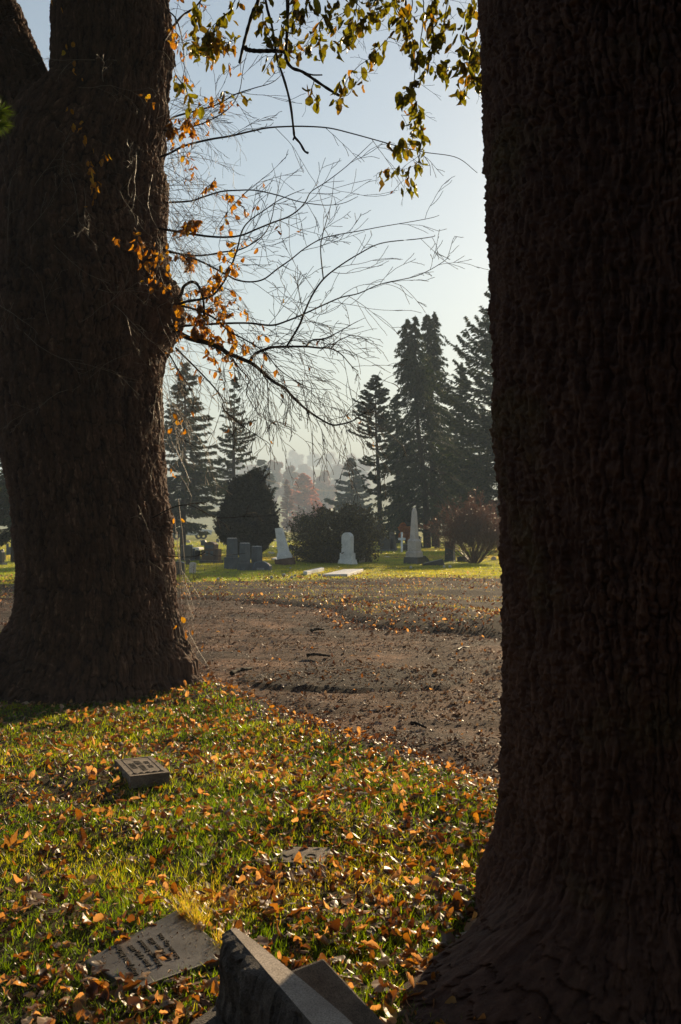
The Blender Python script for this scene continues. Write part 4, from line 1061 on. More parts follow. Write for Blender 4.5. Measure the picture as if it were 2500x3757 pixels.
BLV = np.array([[-0.5, 0, 0], [0.5, 0, 0], [-0.38, 0.12, 0.45], [0.38, 0.12, 0.45], [0, 0.5, 0.95]], float)
BLF = np.array([[0, 1, 3], [0, 3, 2], [2, 3, 4]])
def blades(x, y, h, w, tint, rng, lean=0.5):
    n = len(x); z = H(x, y)
    a = rng.uniform(0, 2 * math.pi, n)
    X = np.stack([np.cos(a), np.sin(a), 0 * a], 1); Yv = np.stack([-np.sin(a), np.cos(a), 0 * a], 1)
    tl = rng.normal(0, lean, (n, 2))
    Z = norm(np.stack([tl[:, 0], tl[:, 1], np.ones(n)], 1))
    return scatter(BLV, BLF, np.stack([x, y, z - 0.004], 1), X, Yv, Z, np.stack([w, h * rng.uniform(0.2, 1.2, n), h], 1), tint)
rng = np.random.default_rng(600)
def wedge(n, y0, y1, p=1.0, k=0.42, m0=0.5):
    u = rng.random(n)
    y = (y0 ** (1 - p) + u * (y1 ** (1 - p) - y0 ** (1 - p))) ** (1 / (1 - p)) if abs(p - 1) > 1e-3 else y0 * (y1 / y0) ** u
    x = rng.uniform(-1, 1, n) * (k * y + m0)
    return x, y
gb = Bag()
x, y = wedge(480000, 2.3, 13.5, 0.35)
# blades stand in tufts
tx = np.round(x / 0.045) * 0.045; ty = np.round(y / 0.045) * 0.045
jx = _h(np.round(tx * 1000), np.round(ty * 1000), tx * 0, 5) - 0.5; jy = _h(np.round(tx * 1000), np.round(ty * 1000), tx * 0, 6) - 0.5
pull = rng.uniform(0.2, 1.0, len(x))
x = x + (tx + jx * 0.05 - x) * (1 - pull); y = y + (ty + jy * 0.05 - y) * (1 - pull)
sd_ = RSD(x, y)
cover = 0.6 + 0.62 * fbm(x / 0.35, y / 0.3, seed=71, o=3) + 0.3 * fbm(x / 1.5, y / 1.2, seed=72, o=2)
ok = near_side(x, y) & (sd_ > 0.12) & ~on_stone(x, y) & ~in_trunk(x, y) & (rng.random(len(x)) < np.clip(cover, 0.12, 1) * sstep(0.1, 0.7, sd_))
x, y = x[ok], y[ok]
dry = 0.38 + 0.42 * fbm(x / 0.55, y / 0.45, seed=73, o=3) + 0.22 * fbm(x / 2.0, y / 1.6, seed=74, o=2) + 0.16 * rng.normal(size=len(x)) + 0.3 * np.exp(-((x + 0.52) / 0.22) ** 2 - ((y - 3.95) / 0.14) ** 2) + 0.25 * np.exp(-((y - 4.35) / 0.35) ** 2)
hgt = (0.034 + 0.016 * rng.random(len(x)) + 0.014 * fbm(x / 0.3, y / 0.3, seed=75, o=2)) * rng.uniform(0.6, 1.35, len(x))
gb.add(*blades(x, y, np.maximum(hgt, 0.012), 0.0022 + 0.0004 * y * rng.uniform(0.5, 1.2, len(x)), np.clip(dry, 0, 1), rng, 0.55))
u_ = rng.random(900); A_, B_ = np.array(LED_POLY[0]), np.array(LED_POLY[3])
xt = A_[0] + (B_[0] - A_[0]) * u_ + np.abs(rng.normal(0, 0.03, 900)) + 0.005; yt = A_[1] + (B_[1] - A_[1]) * u_ + np.abs(rng.normal(0, 0.03, 900)) + 0.005
clump = vnoise(u_ * 9, u_ * 0 + 0.5, seed=79) > -0.1
gb.add(*blades(xt[clump], yt[clump], 0.085 * rng.uniform(0.4, 1.2, clump.sum()), 0.003 * rng.uniform(0.7, 1.3, clump.sum()), np.clip(rng.normal(0.85, 0.12, clump.sum()), 0, 1), rng, 0.35))
for (n, y0, y1, h0, w0) in ((170000, 23, 48, 0.06, 0.009), (70000, 48, 90, 0.08, 0.022)):
    x, y = wedge(n, y0, y1, 0.6, 0.40, 1.0)
    ef = np.interp(x, [-20, -8, -3, 0, 3, 9], [24.5, 25.5, 26.5, 27.5, 28.5, 29]) + 1.2 * fbm(x / 1.5, y / 1.5, seed=51)
    ok = (y > ef + rng.normal(0, 0.5, n)) & (RSD(x, y) > 0.5)
    x, y = x[ok], y[ok]; n = len(x)
    tn = 0.6 + 0.3 * fbm(x / 3, y / 5, seed=76, o=3) + 0.12 * rng.normal(size=n) + 0.3 * np.exp(-((y - 46) / 3.0) ** 2)
    gb.add(*blades(x, y, h0 * rng.uniform(0.5, 1.3, n) * (1 + 0.5 * fbm(x / 1.2, y / 1.2, seed=77, o=2)), w0 * rng.uniform(0.6, 1.3, n), np.clip(tn, 0, 1), rng, 0.45))
# thin dry tussocks on the bank across the road and at the left road edge
x, y = wedge(60000, 14.5, 31, 0.4, 0.42, 0.5)
sd_ = RSD(x, y)
ok = (sd_ > 0.2) & (rng.random(len(x)) < np.clip(0.35 + 1.2 * fbm(x / 0.9, y / 0.7, seed=78, o=3), 0, 1))
x, y = x[ok], y[ok]; n = len(x)
gb.add(*blades(x, y, 0.05 * rng.uniform(0.4, 1.2, n), 0.007 * rng.uniform(0.6, 1.3, n), np.clip(0.8 + 0.25 * rng.normal(size=n) - 0.25 * (rng.random(n) < 0.2), 0.3, 1), rng, 0.8))
gr = obj('grass', gb.build('grass'), GRASS)
tag(gr, 'short green and dry grass blades of the lawns', 'grass', kind='stuff')

def leaf_frames(n, rng, tilt):
    a = rng.uniform(0, 2 * math.pi, n)
    t_ = np.abs(rng.normal(0, tilt, n)).clip(0, 1.45); b_ = rng.uniform(0, 2 * math.pi, n)
    Z = np.stack([np.sin(t_) * np.cos(b_), np.sin(t_) * np.sin(b_), np.cos(t_)], 1)
    Z *= np.where(rng.random(n) < 0.5, 1, -1)[:, None]
    X = np.stack([np.cos(a), np.sin(a), 0 * a], 1)
    X = norm(X - (X * Z).sum(1, keepdims=True) * Z)
    return X, np.cross(Z, X), Z
def strew(bag, x, y, size, tint, rng, tilt, lift):
    n = len(x)
    z = surf(x, y) + lift
    X, Yv, Z = leaf_frames(n, rng, tilt)
    which = rng.integers(len(TPL), size=n)
    for k, (TV, TF) in enumerate(TPL):
        q = which == k
        if q.any():
            bag.add(*scatter(TV, TF, np.stack([x, y, z], 1)[q], X[q], Yv[q], Z[q], size[q], tint[q]))
    return X, Yv, Z, z, which
rng = np.random.default_rng(610)
x, y = wedge(34000, 2.4, 13.2, 0.25)
sd_ = RSD(x, y)
dn_ = 0.62 + 0.55 * fbm(x / 0.6, y / 0.5, seed=81, o=3) + 0.9 * np.exp(-((sd_ - 0.5) / 0.7) ** 2) + 0.5 * np.exp(-((y - 3.6) / 0.7) ** 2) * (x > -0.4)
ok = near_side(x, y) & (sd_ > -0.15) & (rng.random(len(x)) < dn_) & ~on_stone(x, y) & ~in_trunk(x, y)
x, y = x[ok], y[ok]; n = len(x)
sz = 0.026 + 0.054 * rng.random(n) ** 1.15 * np.where(rng.random(n) < 0.25, 0.6, 1.0)
ti = np.clip(rng.choice([0.1, 0.28, 0.45, 0.56, 0.7, 0.86, 0.97], n, p=[0.2, 0.24, 0.14, 0.08, 0.06, 0.15, 0.13]) + rng.normal(0, 0.05, n), 0, 1)
lift = rng.uniform(0.006, 0.034, n)
# the 300 that show largest lie as leaves of their own
inview = (np.abs(x) < 0.335 * y) & (y > 3.0)
score = np.where(inview, sz / y, 0)
order = np.argsort(-score); big = np.zeros(n, bool); big[order[:300]] = True
lit = Bag()
strew(lit, x[~big], y[~big], sz[~big], ti[~big], rng, 0.42, lift[~big])
# curled leaves drifted on the bank over the road
xb, yb = wedge(20000, 14, 33, 0.3, 0.42, 0.5)
sb = RSD(xb, yb)
okb = (sb > -0.5) & ~near_side(xb, yb) & (rng.random(len(xb)) < np.clip(0.35 + 0.9 * fbm(xb / 1.1, yb / 0.8, seed=82, o=3) + 1.0 * np.exp(-((sb - 0.3) / 0.7) ** 2) + 0.5 * np.exp(-((yb - 26.5) / 2.0) ** 2), 0, 1) * sstep(34, 27, yb))
xb, yb = xb[okb], yb[okb]; nb = len(xb)
strew(lit, xb, yb, rng.uniform(0.04, 0.085, nb), np.clip(rng.choice([0.05, 0.2, 0.4, 0.6, 0.95], nb, p=[0.52, 0.24, 0.07, 0.02, 0.15]) + rng.normal(0, 0.06, nb), 0, 1), rng, 0.6, rng.uniform(0.005, 0.05, nb))
xb, yb = wedge(2500, 12.5, 22, 0.3, 0.42, 0.5)
okb = near_side(xb, yb) & (RSD(xb, yb) > -0.1) & ~in_trunk(xb, yb); xb, yb = xb[okb], yb[okb]; nb = len(xb)
strew(lit, xb, yb, rng.uniform(0.05, 0.09, nb), rng.uniform(0.2, 0.9, nb), rng, 0.5, rng.uniform(0.005, 0.04, nb))
xb, yb = wedge(2200, 5, 26, 0.3, 0.42, 0.3); okb = RSD(xb, yb) < 0.0; xb, yb = xb[okb], yb[okb]; nb = len(xb)
strew(lit, xb, yb, rng.uniform(0.03, 0.065, nb), np.clip(rng.choice([0.05, 0.25, 0.5, 0.95], nb, p=[0.45, 0.25, 0.12, 0.18]) + rng.normal(0, 0.05, nb), 0, 1), rng, 0.4, rng.uniform(0.003, 0.02, nb))
lo = obj('leaf_litter', lit.build('leaf_litter'), LITTER)
tag(lo, 'carpet of small fallen autumn leaves over lawn and bank', 'leaves', kind='stuff')
crumbs = Bag()
xr, yr = wedge(85000, 3.5, 26, 0.35, 0.42, 0.3)
sr = RSD(xr, yr)
okr = (sr < 0.15) & (rng.random(len(xr)) < np.clip(0.5 + 0.9 * fbm(xr / 0.9, yr / 0.7, seed=83, o=3) + 0.6 * np.exp(-((sr + 0.1) / 0.5) ** 2), 0.05, 1))
xr, yr = xr[okr], yr[okr]; nr = len(xr)
strew(crumbs, xr, yr, rng.uniform(0.014, 0.05, nr) * np.where(rng.random(nr) < 0.06, 2.0, 1.0), np.clip(np.where(rng.random(nr) < 0.16, 0.95, rng.beta(1.3, 2.8, nr)), 0, 1), rng, 0.45, rng.uniform(0.002, 0.012, nr))
xl, yl = rng.uniform(q.min() if False else min(p_[0] for p_ in LED_POLY), max(p_[0] for p_ in LED_POLY), 260), rng.uniform(min(p_[1] for p_ in LED_POLY), max(p_[1] for p_ in LED_POLY), 260)
okl = inpoly(LED_POLY, xl, yl); xl, yl = xl[okl], yl[okl]; nl_ = len(xl)
X, Yv, Z = leaf_frames(nl_, rng, 0.4)
crumbs.add(*scatter(*TPL[1], np.stack([xl, yl, np.full(nl_, 0.04)], 1), X, Yv, Z, rng.uniform(0.004, 0.013, nl_), rng.uniform(0, 0.7, nl_)))
cr = obj('leaf_crumbs', crumbs.build('leaf_crumbs'), BITS)
tag(cr, 'crumbled leaf bits strewn over the dirt road', 'leaf bits', kind='stuff')
# pebbles
oc = np.array([[1, 0, 0], [-1, 0, 0], [0, 1, 0], [0, -1, 0], [0, 0, 0.7], [0, 0, -0.5]], float)
of = np.array([[0, 2, 4], [2, 1, 4], [1, 3, 4], [3, 0, 4], [2, 0, 5], [1, 2, 5], [3, 1, 5], [0, 3, 5]])
xr, yr = wedge(42000, 3.5, 26, 0.35, 0.42, 0.3)
okr = (RSD(xr, yr) < 0.05) & (rng.random(len(xr)) < np.clip(0.6 + 0.8 * fbm(xr / 1.4, yr / 0.9, seed=84, o=3), 0.1, 1)); xr, yr = xr[okr], yr[okr]; nr = len(xr)
X, Yv, Z = leaf_frames(nr, rng, 0.7)
V_, F_, T_ = scatter(oc, of, np.stack([xr, yr, surf(xr, yr) + 0.001], 1), X, Yv, Z, rng.uniform(0.003, 0.011, (nr, 3)) * np.where(rng.random(nr) < 0.05, 2.0, 1)[:, None], rng.random(nr))
m = M('gravel'); at = m.n('Attribute', attribute_name='tint')
GRAVEL = m.done(m.n('BsdfPrincipled', {'Base Color': (m.ramp((at, 'Fac'), [(0, (0.06, 0.045, 0.036)), (0.6, (0.16, 0.12, 0.1)), (1, (0.32, 0.27, 0.24))]), 'Color'), 'Roughness': 0.6}))
tag(obj('gravel', mesh('gravel', V_, F_, T_), GRAVEL), 'loose gravel on the dirt road', 'gravel', kind='stuff')
# single leaves
bi = np.where(big)[0]
kinds = {0: 'dark brown', 1: 'rusty orange-brown', 2: 'bright orange', 3: 'pale tan'}
tv = [0.1, 0.34, 0.6, 0.92]
lib = {}
for k, (TV, TF) in enumerate(TPL):
    TVh, TFh = leaf_template(*[(0.25, 0.5, 0.3), (0.55, 1.3, 0.5), (0.9, -0.7, 0.9), (0.15, 1.9, -0.6), (1.15, 0.8, 0.4), (0.4, -1.2, -0.8), (0.7, 2.3, 1.0), (0.1, -0.3, 0.2)][k], nl=9, wob=0.22, seed=20 + k)
    for c_ in range(4):
        me = mesh('fallen_leaf', TVh, TFh, np.full(len(TVh), tv[c_]), True); me.materials.append(LITTER); lib[k, c_] = me
X, Yv, Z = leaf_frames(len(bi), rng, 0.5)
shape = ['flat', 'cupped', 'folded', 'rolled', 'tightly folded', 'arched', 'curled-up', 'broad flat']
proto = {}
def one_leaf(k, c_, loc, X, Yv, Z, s, label=None, grp=None):
    if (k, c_) not in proto:
        o = bpy.data.objects.new('fallen_leaf', lib[k, c_]); proto[k, c_] = o
    else:
        o = proto[k, c_].copy()
    COL.objects.link(o)
    o.matrix_world = Matrix(((X[0] * s, Yv[0] * s, Z[0] * s, loc[0]), (X[1] * s, Yv[1] * s, Z[1] * s, loc[1]), (X[2] * s, Yv[2] * s, Z[2] * s, loc[2]), (0, 0, 0, 1)))
    return tag(o, label or '%s %s dry leaf among the nearest litter on the lawn' % (shape[k], kinds[c_]), 'leaf', grp or '%s %s fallen leaves' % (shape[k], kinds[c_]))
for a, i in enumerate(bi):
    c_ = int(np.argmin(np.abs(np.array(tv) - ti[i])))
    one_leaf(int(rng.integers(8)), c_, (x[i], y[i], float(surf(x[i], y[i])) + lift[i] + 0.004), X[a], Yv[a], Z[a], sz[i])
for px, py, k, c_, sz_ in ((582, 3487, 7, 3, 0.045), (618, 3492, 3, 3, 0.05), (598, 3522, 1, 3, 0.03), (532, 3573, 7, 3, 0.045), (470, 3545, 4, 1, 0.04)):
    X, Yv, Z = leaf_frames(1, rng, 0.4)
    p_ = G(px, py, 0.046)
    one_leaf(k, c_, p_, X[0], Yv[0], Z[0], sz_, '%s %s leaf lying on the flat carved ledger' % (shape[k], kinds[c_]), 'leaves lying on the ledger')
# lobed maple leaf at the left edge, red leaf under the marker
def maple(r, me_name, tint):
    an = [0, 18, 38, 58, 78, 98, 120, 142, 165, 180]; ra = [1, 0.55, 0.42, 0.9, 0.5, 0.42, 0.72, 0.4, 0.3, 0.2]
    pts = [(0, 0, 0.04)]
    full = [(a_, q_) for a_, q_ in zip(an, ra)] + [(-a_, q_) for a_, q_ in list(zip(an, ra))[-2:0:-1]]
    for a_, q_ in full:
        th_ = math.radians(a_); pts.append((q_ * math.sin(th_), q_ * math.cos(th_), 0.10 * q_ * math.sin(th_ * 3) + 0.12 * q_ * q_))
    n_ = len(full)
    me = mesh(me_name, np.array(pts) * r, np.array([(0, 1 + (k + 1) % n_, 1 + k) for k in range(n_)]), np.full(n_ + 1, tint))
    me.materials.append(LITTER)
    return me
p_ = G(40, 3098, 0.04)
o = bpy.data.objects.new('maple_leaf', maple(0.075, 'maple_leaf', 0.74)); COL.objects.link(o); o.location = p_; o.rotation_euler = (R(48), R(10), R(-15))
tag(o, 'large pale orange maple leaf propped up at the left edge of the lawn', 'leaf')
REDLEAF = leaf_mat('red_leaf', [(0, (0.16, 0.012, 0.012)), (1, (0.2, 0.02, 0.016))], trans=0.3, rough=0.4)
p_ = G(625, 2870, 0.03)
me = maple(0.055, 'maple_leaf', 0.5); me.materials.clear(); me.materials.append(REDLEAF)
o = bpy.data.objects.new('maple_leaf', me); COL.objects.link(o); o.location = p_; o.rotation_euler = (R(40), R(-20), R(40))
tag(o, 'dark red maple leaf at the near right corner of the raised marker', 'leaf')
# sticks on the road
for k, (a_, b_, r_, lab) in enumerate((((1125, 2404), (1212, 2407), 0.02, 'long straight dark stick lying across the middle of the road'), ((1142, 2313), (1188, 2309), 0.025, 'thick short stub of wood at the far side of the road'), ((850, 2470), (922, 2452), 0.025, 'crooked branch piece on the road just right of the left trunk'),
        ((1510, 2655), (1565, 2670), 0.014, 'thin stick on the near side of the road'), ((1680, 2384), (1722, 2374), 0.012, 'pale thin stick at the far road edge right of centre'))):
    A, Bq = G(*a_, -0.02), G(*b_, -0.02); mid = (A + Bq) / 2
    ps = np.array([A, A * 0.65 + Bq * 0.35 + [0, 0.03, 0.01], A * 0.3 + Bq * 0.7 + [0, -0.02, 0.01], Bq])
    o = obj('stick', mesh('stick', *tube(smoothline(ps, 14) - mid, np.linspace(r_, r_ * 0.6, 14) * (1 + 0.2 * np.sin(np.arange(14) * 2.1)), 6), smooth=True), TWIGPALE if k == 4 else TWIG)
    o.location = mid; tag(o, lab, 'stick')
# ------------------------------------------------------------------ branches and twigs of the left tree
rng = np.random.default_rng(700)
c6 = lambda pts: [(620 + x / 2.0103, 400 + y / 2.0103) for x, y in pts]
c2 = lambda pts: [(550 + x / 2.0907, 1200 + y / 2.0907) for x, y in pts]
c7 = lambda pts: [(600 + x / 1.2544, y / 1.2544) for x, y in pts]
MAIN = [  # pixel line, depth at both ends, radii in px at both ends, twig length (m), twig count, droop
    (c6([(-60, 350), (0, 330), (120, 270), (300, 225), (450, 200), (600, 165), (720, 140), (850, 130), (1000, 128), (1180, 140), (1350, 180), (1568, 240)]) + [(1445, 532), (1557, 558), (1676, 578), (1752, 634)], 9.2, 8.4, 4.2, 1.0, 0.55, 24, 0.3),
    (c6([(-40, 690), (150, 680), (250, 650), (380, 610), (500, 600), (640, 600), (800, 635), (950, 680), (1100, 705), (1200, 708), (1300, 690), (1395, 645)]), 9.2, 9.8, 3.4, 0.9, 0.5, 22, 0.25),
    (c6([(-70, 880), (40, 900), (190, 925), (300, 940), (430, 945), (540, 930), (650, 885), (760, 840), (880, 795), (960, 740), (1010, 680), (1050, 610), (1150, 545), (1290, 440), (1400, 340), (1510, 235)]), 9.1, 8.3, 4.4, 0.9, 0.6, 30, -0.05),
    (c6([(-30, 1050), (100, 1070), (250, 1080), (400, 1055), (530, 1035), (650, 970), (720, 900), (760, 800), (780, 700), (800, 620), (830, 470)]), 9.1, 9.6, 3.4, 0.9, 0.5, 22, 0.0),
    (c6([(-40, 1040), (100, 1075), (250, 1130), (430, 1225), (500, 1260), (600, 1275), (700, 1255), (800, 1180), (900, 1110), (1000, 1030), (1120, 960), (1230, 930), (1400, 900), (1568, 868)]) + [(1500, 815), (1580, 800), (1612, 790)], 9.2, 8.8, 3.8, 0.8, 0.55, 26, 0.05),
    (c6([(870, 1750), (960, 1600), (1000, 1500), (1060, 1370), (1140, 1255), (1250, 1165), (1400, 1070), (1568, 990)]) + [(1530, 877), (1590, 868), (1596, 862)], 8.9, 8.2, 4.2, 0.9, 0.5, 24, 0.05),
    (c6([(1140, 1255), (1120, 1050), (1130, 950), (1170, 800), (1200, 680), (1220, 500)]), 8.6, 8.3, 2.4, 0.8, 0.35, 12, 0.0),
    (c6([(0, 1600), (100, 1600), (250, 1590), (450, 1580), (600, 1580), (760, 1595), (880, 1560), (1000, 1510), (1130, 1450), (1270, 1390), (1400, 1360), (1568, 1290)]) + [(1530, 1012), (1620, 965), (1652, 936)], 9.1, 8.6, 4.6, 0.9, 0.55, 34, 0.2),
    (c6([(40, 1630), (150, 1690), (300, 1730), (400, 1775)]) + c2([(600, 200), (720, 250), (800, 290), (870, 350), (950, 420), (1040, 470), (1100, 540), (1200, 630), (1300, 700), (1400, 750), (1490, 740), (1568, 715), (1600, 690)]), 9.1, 8.3, 9.5, 1.6, 0.75, 52, 0.9),
    (c2([(770, 260), (800, 215), (860, 180), (950, 155), (1050, 150), (1200, 150), (1300, 160), (1390, 165), (1470, 210), (1550, 300), (1600, 340)]), 8.8, 8.4, 6.0, 1.2, 0.6, 30, 0.5),
    (c2([(1200, 150), (1250, 100), (1350, 85), (1480, 20), (1568, -30), (1650, -70)]), 8.6, 8.1, 3.2, 0.8, 0.4, 16, 0.1),
    (c2([(1390, 165), (1440, 110), (1500, 80), (1568, 65), (1720, 110)]), 8.5, 8.2, 2.6, 0.7, 0.35, 12, 0.1),
    (c6([(30, 1430), (90, 1370), (110, 1310), (170, 1275), (215, 1300), (250, 1380), (260, 1500), (255, 1590)]), 9.0, 8.9, 6.5, 4.0, 0.4, 8, 0.2),
    (c6([(30, 1460), (130, 1420), (250, 1400), (340, 1360), (430, 1230), (500, 1050), (540, 900), (600, 820), (700, 750), (800, 680), (900, 630), (1000, 590)]), 9.0, 8.5, 5.0, 0.9, 0.5, 26, 0.1),
    (c6([(-30, 1440), (80, 1450), (200, 1480), (330, 1540), (450, 1640), (560, 1700), (700, 1790)]) + c2([(1000, 330), (1150, 430), (1250, 470), (1400, 480)]), 9.0, 8.6, 4.5, 0.8, 0.55, 30, 0.7),
    (c2([(120, 190), (150, 210), (220, 330), (300, 450), (350, 560), (350, 680)]), 9.1, 8.9, 3.6, 0.9, 0.4, 14, 0.6),
    (c2([(200, 160), (270, 230), (390, 350), (500, 470), (560, 560), (570, 630), (700, 750), (850, 850), (920, 900), (950, 990)]), 9.0, 8.4, 3.6, 0.8, 0.45, 22, 0.6),
    (c2([(850, 320), (880, 380), (900, 420), (910, 560), (915, 650), (960, 740), (1130, 800)]), 8.7, 8.5, 3.0, 0.7, 0.4, 18, 0.7),
    (c2([(600, 200), (640, 250), (700, 330), (760, 400), (740, 500), (790, 600), (850, 680), (950, 740), (1080, 830)]), 8.8, 8.5, 2.8, 0.7, 0.4, 18, 0.7),
    (c2([(150, 800), (250, 860), (400, 940), (540, 990)]), 9.2, 9.0, 2.0, 0.7, 0.3, 10, 0.3),
    (c7([(20, 560), (60, 535), (150, 510), (250, 480), (330, 435), (420, 405), (500, 380), (560, 330)]), 9.2, 8.8, 4.0, 0.9, 0.5, 20, 0.1),
    (c7([(10, 40), (60, 90), (90, 200), (95, 290), (110, 400)]), 9.2, 8.9, 3.0, 0.9, 0.45, 14, 0.3),
    (c7([(0, 190), (80, 80), (150, 30), (200, -40)]), 9.2, 9.4, 5.0, 2.5, 0.5, 14, 0.1),
    (c7([(0, 600), (100, 590), (200, 560), (300, 500), (350, 420), (370, 300), (400, 200)]), 9.2, 8.8, 3.0, 0.8, 0.5, 20, 0.1),
    ([(560, 1900), (640, 1860), (700, 1855), (760, 1885), (810, 1900), (900, 1895), (1010, 1892)], 8.6, 8.0, 2.0, 0.7, 0.25, 9, 0.2),
    ([(600, 2040), (700, 2043), (760, 2030), (800, 2040), (900, 2030)], 8.9, 8.3, 1.6, 0.7, 0.15, 5, 0.1),
]
lt_o = np.array(left_tree.location)
allpts = []; BR = []
for k, (px, y0, y1, r0, r1, tl, tn, dr) in enumerate(MAIN):
    n = 8 * len(px); pp = smoothline(np.array([(a, b, 0) for a, b in px]), n)
    yy = np.linspace(y0, y1, n) + 0.25 * fbm(np.linspace(0, 5, n) + 13 * k, np.zeros(n), seed=90, o=2)
    pts = np.array([P(a, b, Y) for (a, b, _), Y in zip(pp, yy)])
    rr = np.linspace(r0, r1, n) * yy / F * 1.05
    lines = []
    b = Bag(); b.add(*tube(pts - lt_o, rr, 6))
    tn = tn * (0.72 if k in (7, 8, 9, 14, 16, 17, 18) else 0.36); tl = tl * 1.25
    for j in range(int(tn)):
        t = 0.06 + 0.94 * (j + rng.random()) / tn; i = min(n - 2, int(t * (n - 1)))
        tg = norm(pts[i + 1] - pts[i]); sd_ = norm(np.cross(tg, rng.normal(size=3)) * [1, 0.6, 1])
        an = rng.uniform(0.35, 1.0)
        grow(rng, pts[i], tg * math.cos(an) + sd_ * math.sin(an), tl * rng.uniform(0.35, 1.15) * (1.15 - 0.5 * t), min(rr[i] * 0.6, 0.0032), 2 if (k in (8, 14) or i < n * 0.35) else 1, lines, 3, 0.6, dr, 0.09, 9, (0.3, 0.62), 0.15)
    for q, ra, rb, lev in lines:
        b.add(*tube(q - lt_o, np.maximum(np.linspace(ra, rb, len(q)), 0.0022), 3))
        allpts.append((q, lev, k))
    # buds along the twigs
    bp = np.concatenate([q[1:] for q, ra, rb, lev in lines if lev <= 1])
    bp = np.concatenate([bp, (bp[1:] + bp[:-1])[::2] / 2]) if False else bp
    nb = len(bp); dv = norm(rng.normal(size=(nb, 3)) + [0.4, 0, 0])
    X = norm(np.cross(dv, rng.normal(size=(nb, 3)))); Yv = np.cross(dv, X)
    V_, F_, _ = scatter(oc, of, bp - lt_o + dv * 0.003, X, Yv, dv, np.tile([[0.0022, 0.0022, 0.005]], (nb, 1)))
    b.add(V_, F_)
    BR.append(obj('branch', b.build('branch', True), TWIG, left_tree))
TREELEAF = leaf_mat('tree_leaves', [(0, (0.09, 0.04, 0.008)), (0.35, (0.22, 0.11, 0.01)), (0.7, (0.34, 0.19, 0.014)), (1, (0.32, 0.26, 0.02))], trans=0.68, rough=0.4, tmul=(1.8, 1.35, 0.6), spec=0.5)
GREENLEAF = leaf_mat('green_leaves', [(0, (0.07, 0.045, 0.006)), (0.3, (0.1, 0.09, 0.009)), (0.7, (0.14, 0.14, 0.013)), (1, (0.24, 0.12, 0.014))], trans=0.6, rough=0.35, tmul=(1.7, 1.6, 0.5), spec=0.25)
def hang(bag, pos, size, tint, rng, o_):
    n = len(pos)
    Yd = norm(np.stack([rng.normal(0, 0.45, n), rng.normal(0, 0.45, n), np.full(n, -1.0)], 1))
    X = norm(np.cross(Yd, rng.normal(size=(n, 3)))); Z = np.cross(X, Yd)
    w = rng.integers(len(TPL), size=n)
    for k in range(len(TPL)):
        q = w == k
        if q.any():
            bag.add(*scatter(TPL[k][0] + [0, 0.5, 0], TPL[k][1], pos[q] - o_, X[q], Yd[q], Z[q], size[q], tint[q]))
def topx(p):
    d = p - [0, 0, EYE]
    f = d[:, 1] * math.cos(PITCH) + d[:, 2] * math.sin(PITCH); u = -d[:, 1] * math.sin(PITCH) + d[:, 2] * math.cos(PITCH)
    return CX + F * d[:, 0] / f, CY - F * u / f
ap = np.concatenate([q[1:] for q, lev, k in allpts])
ux, uy = topx(ap)
pr = 0.5 * np.exp(-((ux - 670) / 70) ** 2) * sstep(400, 480, uy) * sstep(1420, 1300, uy) + 0.10 * np.exp(-((ux - 800) / 90) ** 2) * sstep(600, 700, uy) * sstep(1400, 1250, uy) + 0.001 + 0.03 * (ux < 900) * (uy < 420)
ak = np.concatenate([np.full(len(q) - 1, k) for q, lev, k in allpts])
lb = Bag()
sel = rng.random(len(ap)) < pr * 2.6
for k in range(len(MAIN)):
    q = ap[sel & (ak == k)]; n = len(q)
    if n:
        kb = Bag(); hang(kb, q, rng.uniform(0.045, 0.085, n), np.clip(rng.normal(0.5, 0.25, n), 0, 1), rng, lt_o)
        obj('leaves', kb.build('leaves'), TREELEAF, BR[k])
# spots of leaves before the trunk and on its shoulders
SP = [(375, 585, 2), (530, 345, 3), (545, 360, 2), (255, 430, 2), (300, 445, 4), (318, 515, 3), (335, 610, 8), (345, 660, 10), (430, 880, 5), (500, 870, 4), (520, 920, 10), (560, 980, 14), (600, 1050, 10), (520, 890, 5), (270, 235, 3), (260, 180, 3), (655, 1120, 12), (660, 1200, 10), (640, 1290, 6),
      (650, 1530, 3), (640, 1585, 4), (625, 1730, 2), (675, 2300, 5), (640, 1905, 2), (610, 940, 8), (590, 900, 6), (205, 15, 3), (390, 570, 2), (330, 740, 2), (760, 2360, 1), (690, 560, 10), (680, 460, 12), (700, 620, 8)]
for px, py, k in SP:
    Yq = 8.45 if px < 600 else 8.9
    q = np.array([P(px + rng.normal(0, 14), py + rng.normal(0, 22), Yq + rng.normal(0, 0.06)) for _ in range(k)])
    hang(lb, q, rng.uniform(0.045, 0.08, k), np.clip(rng.normal(0.6, 0.2, k), 0, 1), rng, lt_o)
obj('leaves', lb.build('leaves'), TREELEAF, left_tree)
# epicormic twigs on the trunk face, coloured pale to look sunlit
lines = []
FT = [(180, 1190, -40, -330, 70), (60, 1080, -60, 180, 60), (100, 850, 90, -200, 50), (310, 690, 40, 220, 60), (490, 520, -60, 130, 40), (440, 700, 90, 200, 50), (480, 740, 200, -130, 60), (120, 700, 60, -220, 40), (300, 1180, 220, -160, 60), (420, 1120, 180, 220, 70), (360, 1060, 250, 170, 70), (90, 1220, 300, 260, 80),
      (20, 1140, -40, -120, 30), (250, 620, 30, 250, 40), (380, 300, -40, -130, 40), (350, 220, -250, 40, 50), (290, 320, 280, 60, 60), (560, 640, 60, 350, 60), (30, 900, 40, -250, 50), (200, 900, 160, 140, 60), (0, 1120, 180, 80, 40), (480, 1300, -230, 60, 50), (250, 1430, -250, 20, 50), (570, 1390, -60, -90, 40), (480, 1900, 60, -30, 20), (500, 560, 30, 200, 30), (230, 480, 40, 160, 30)]
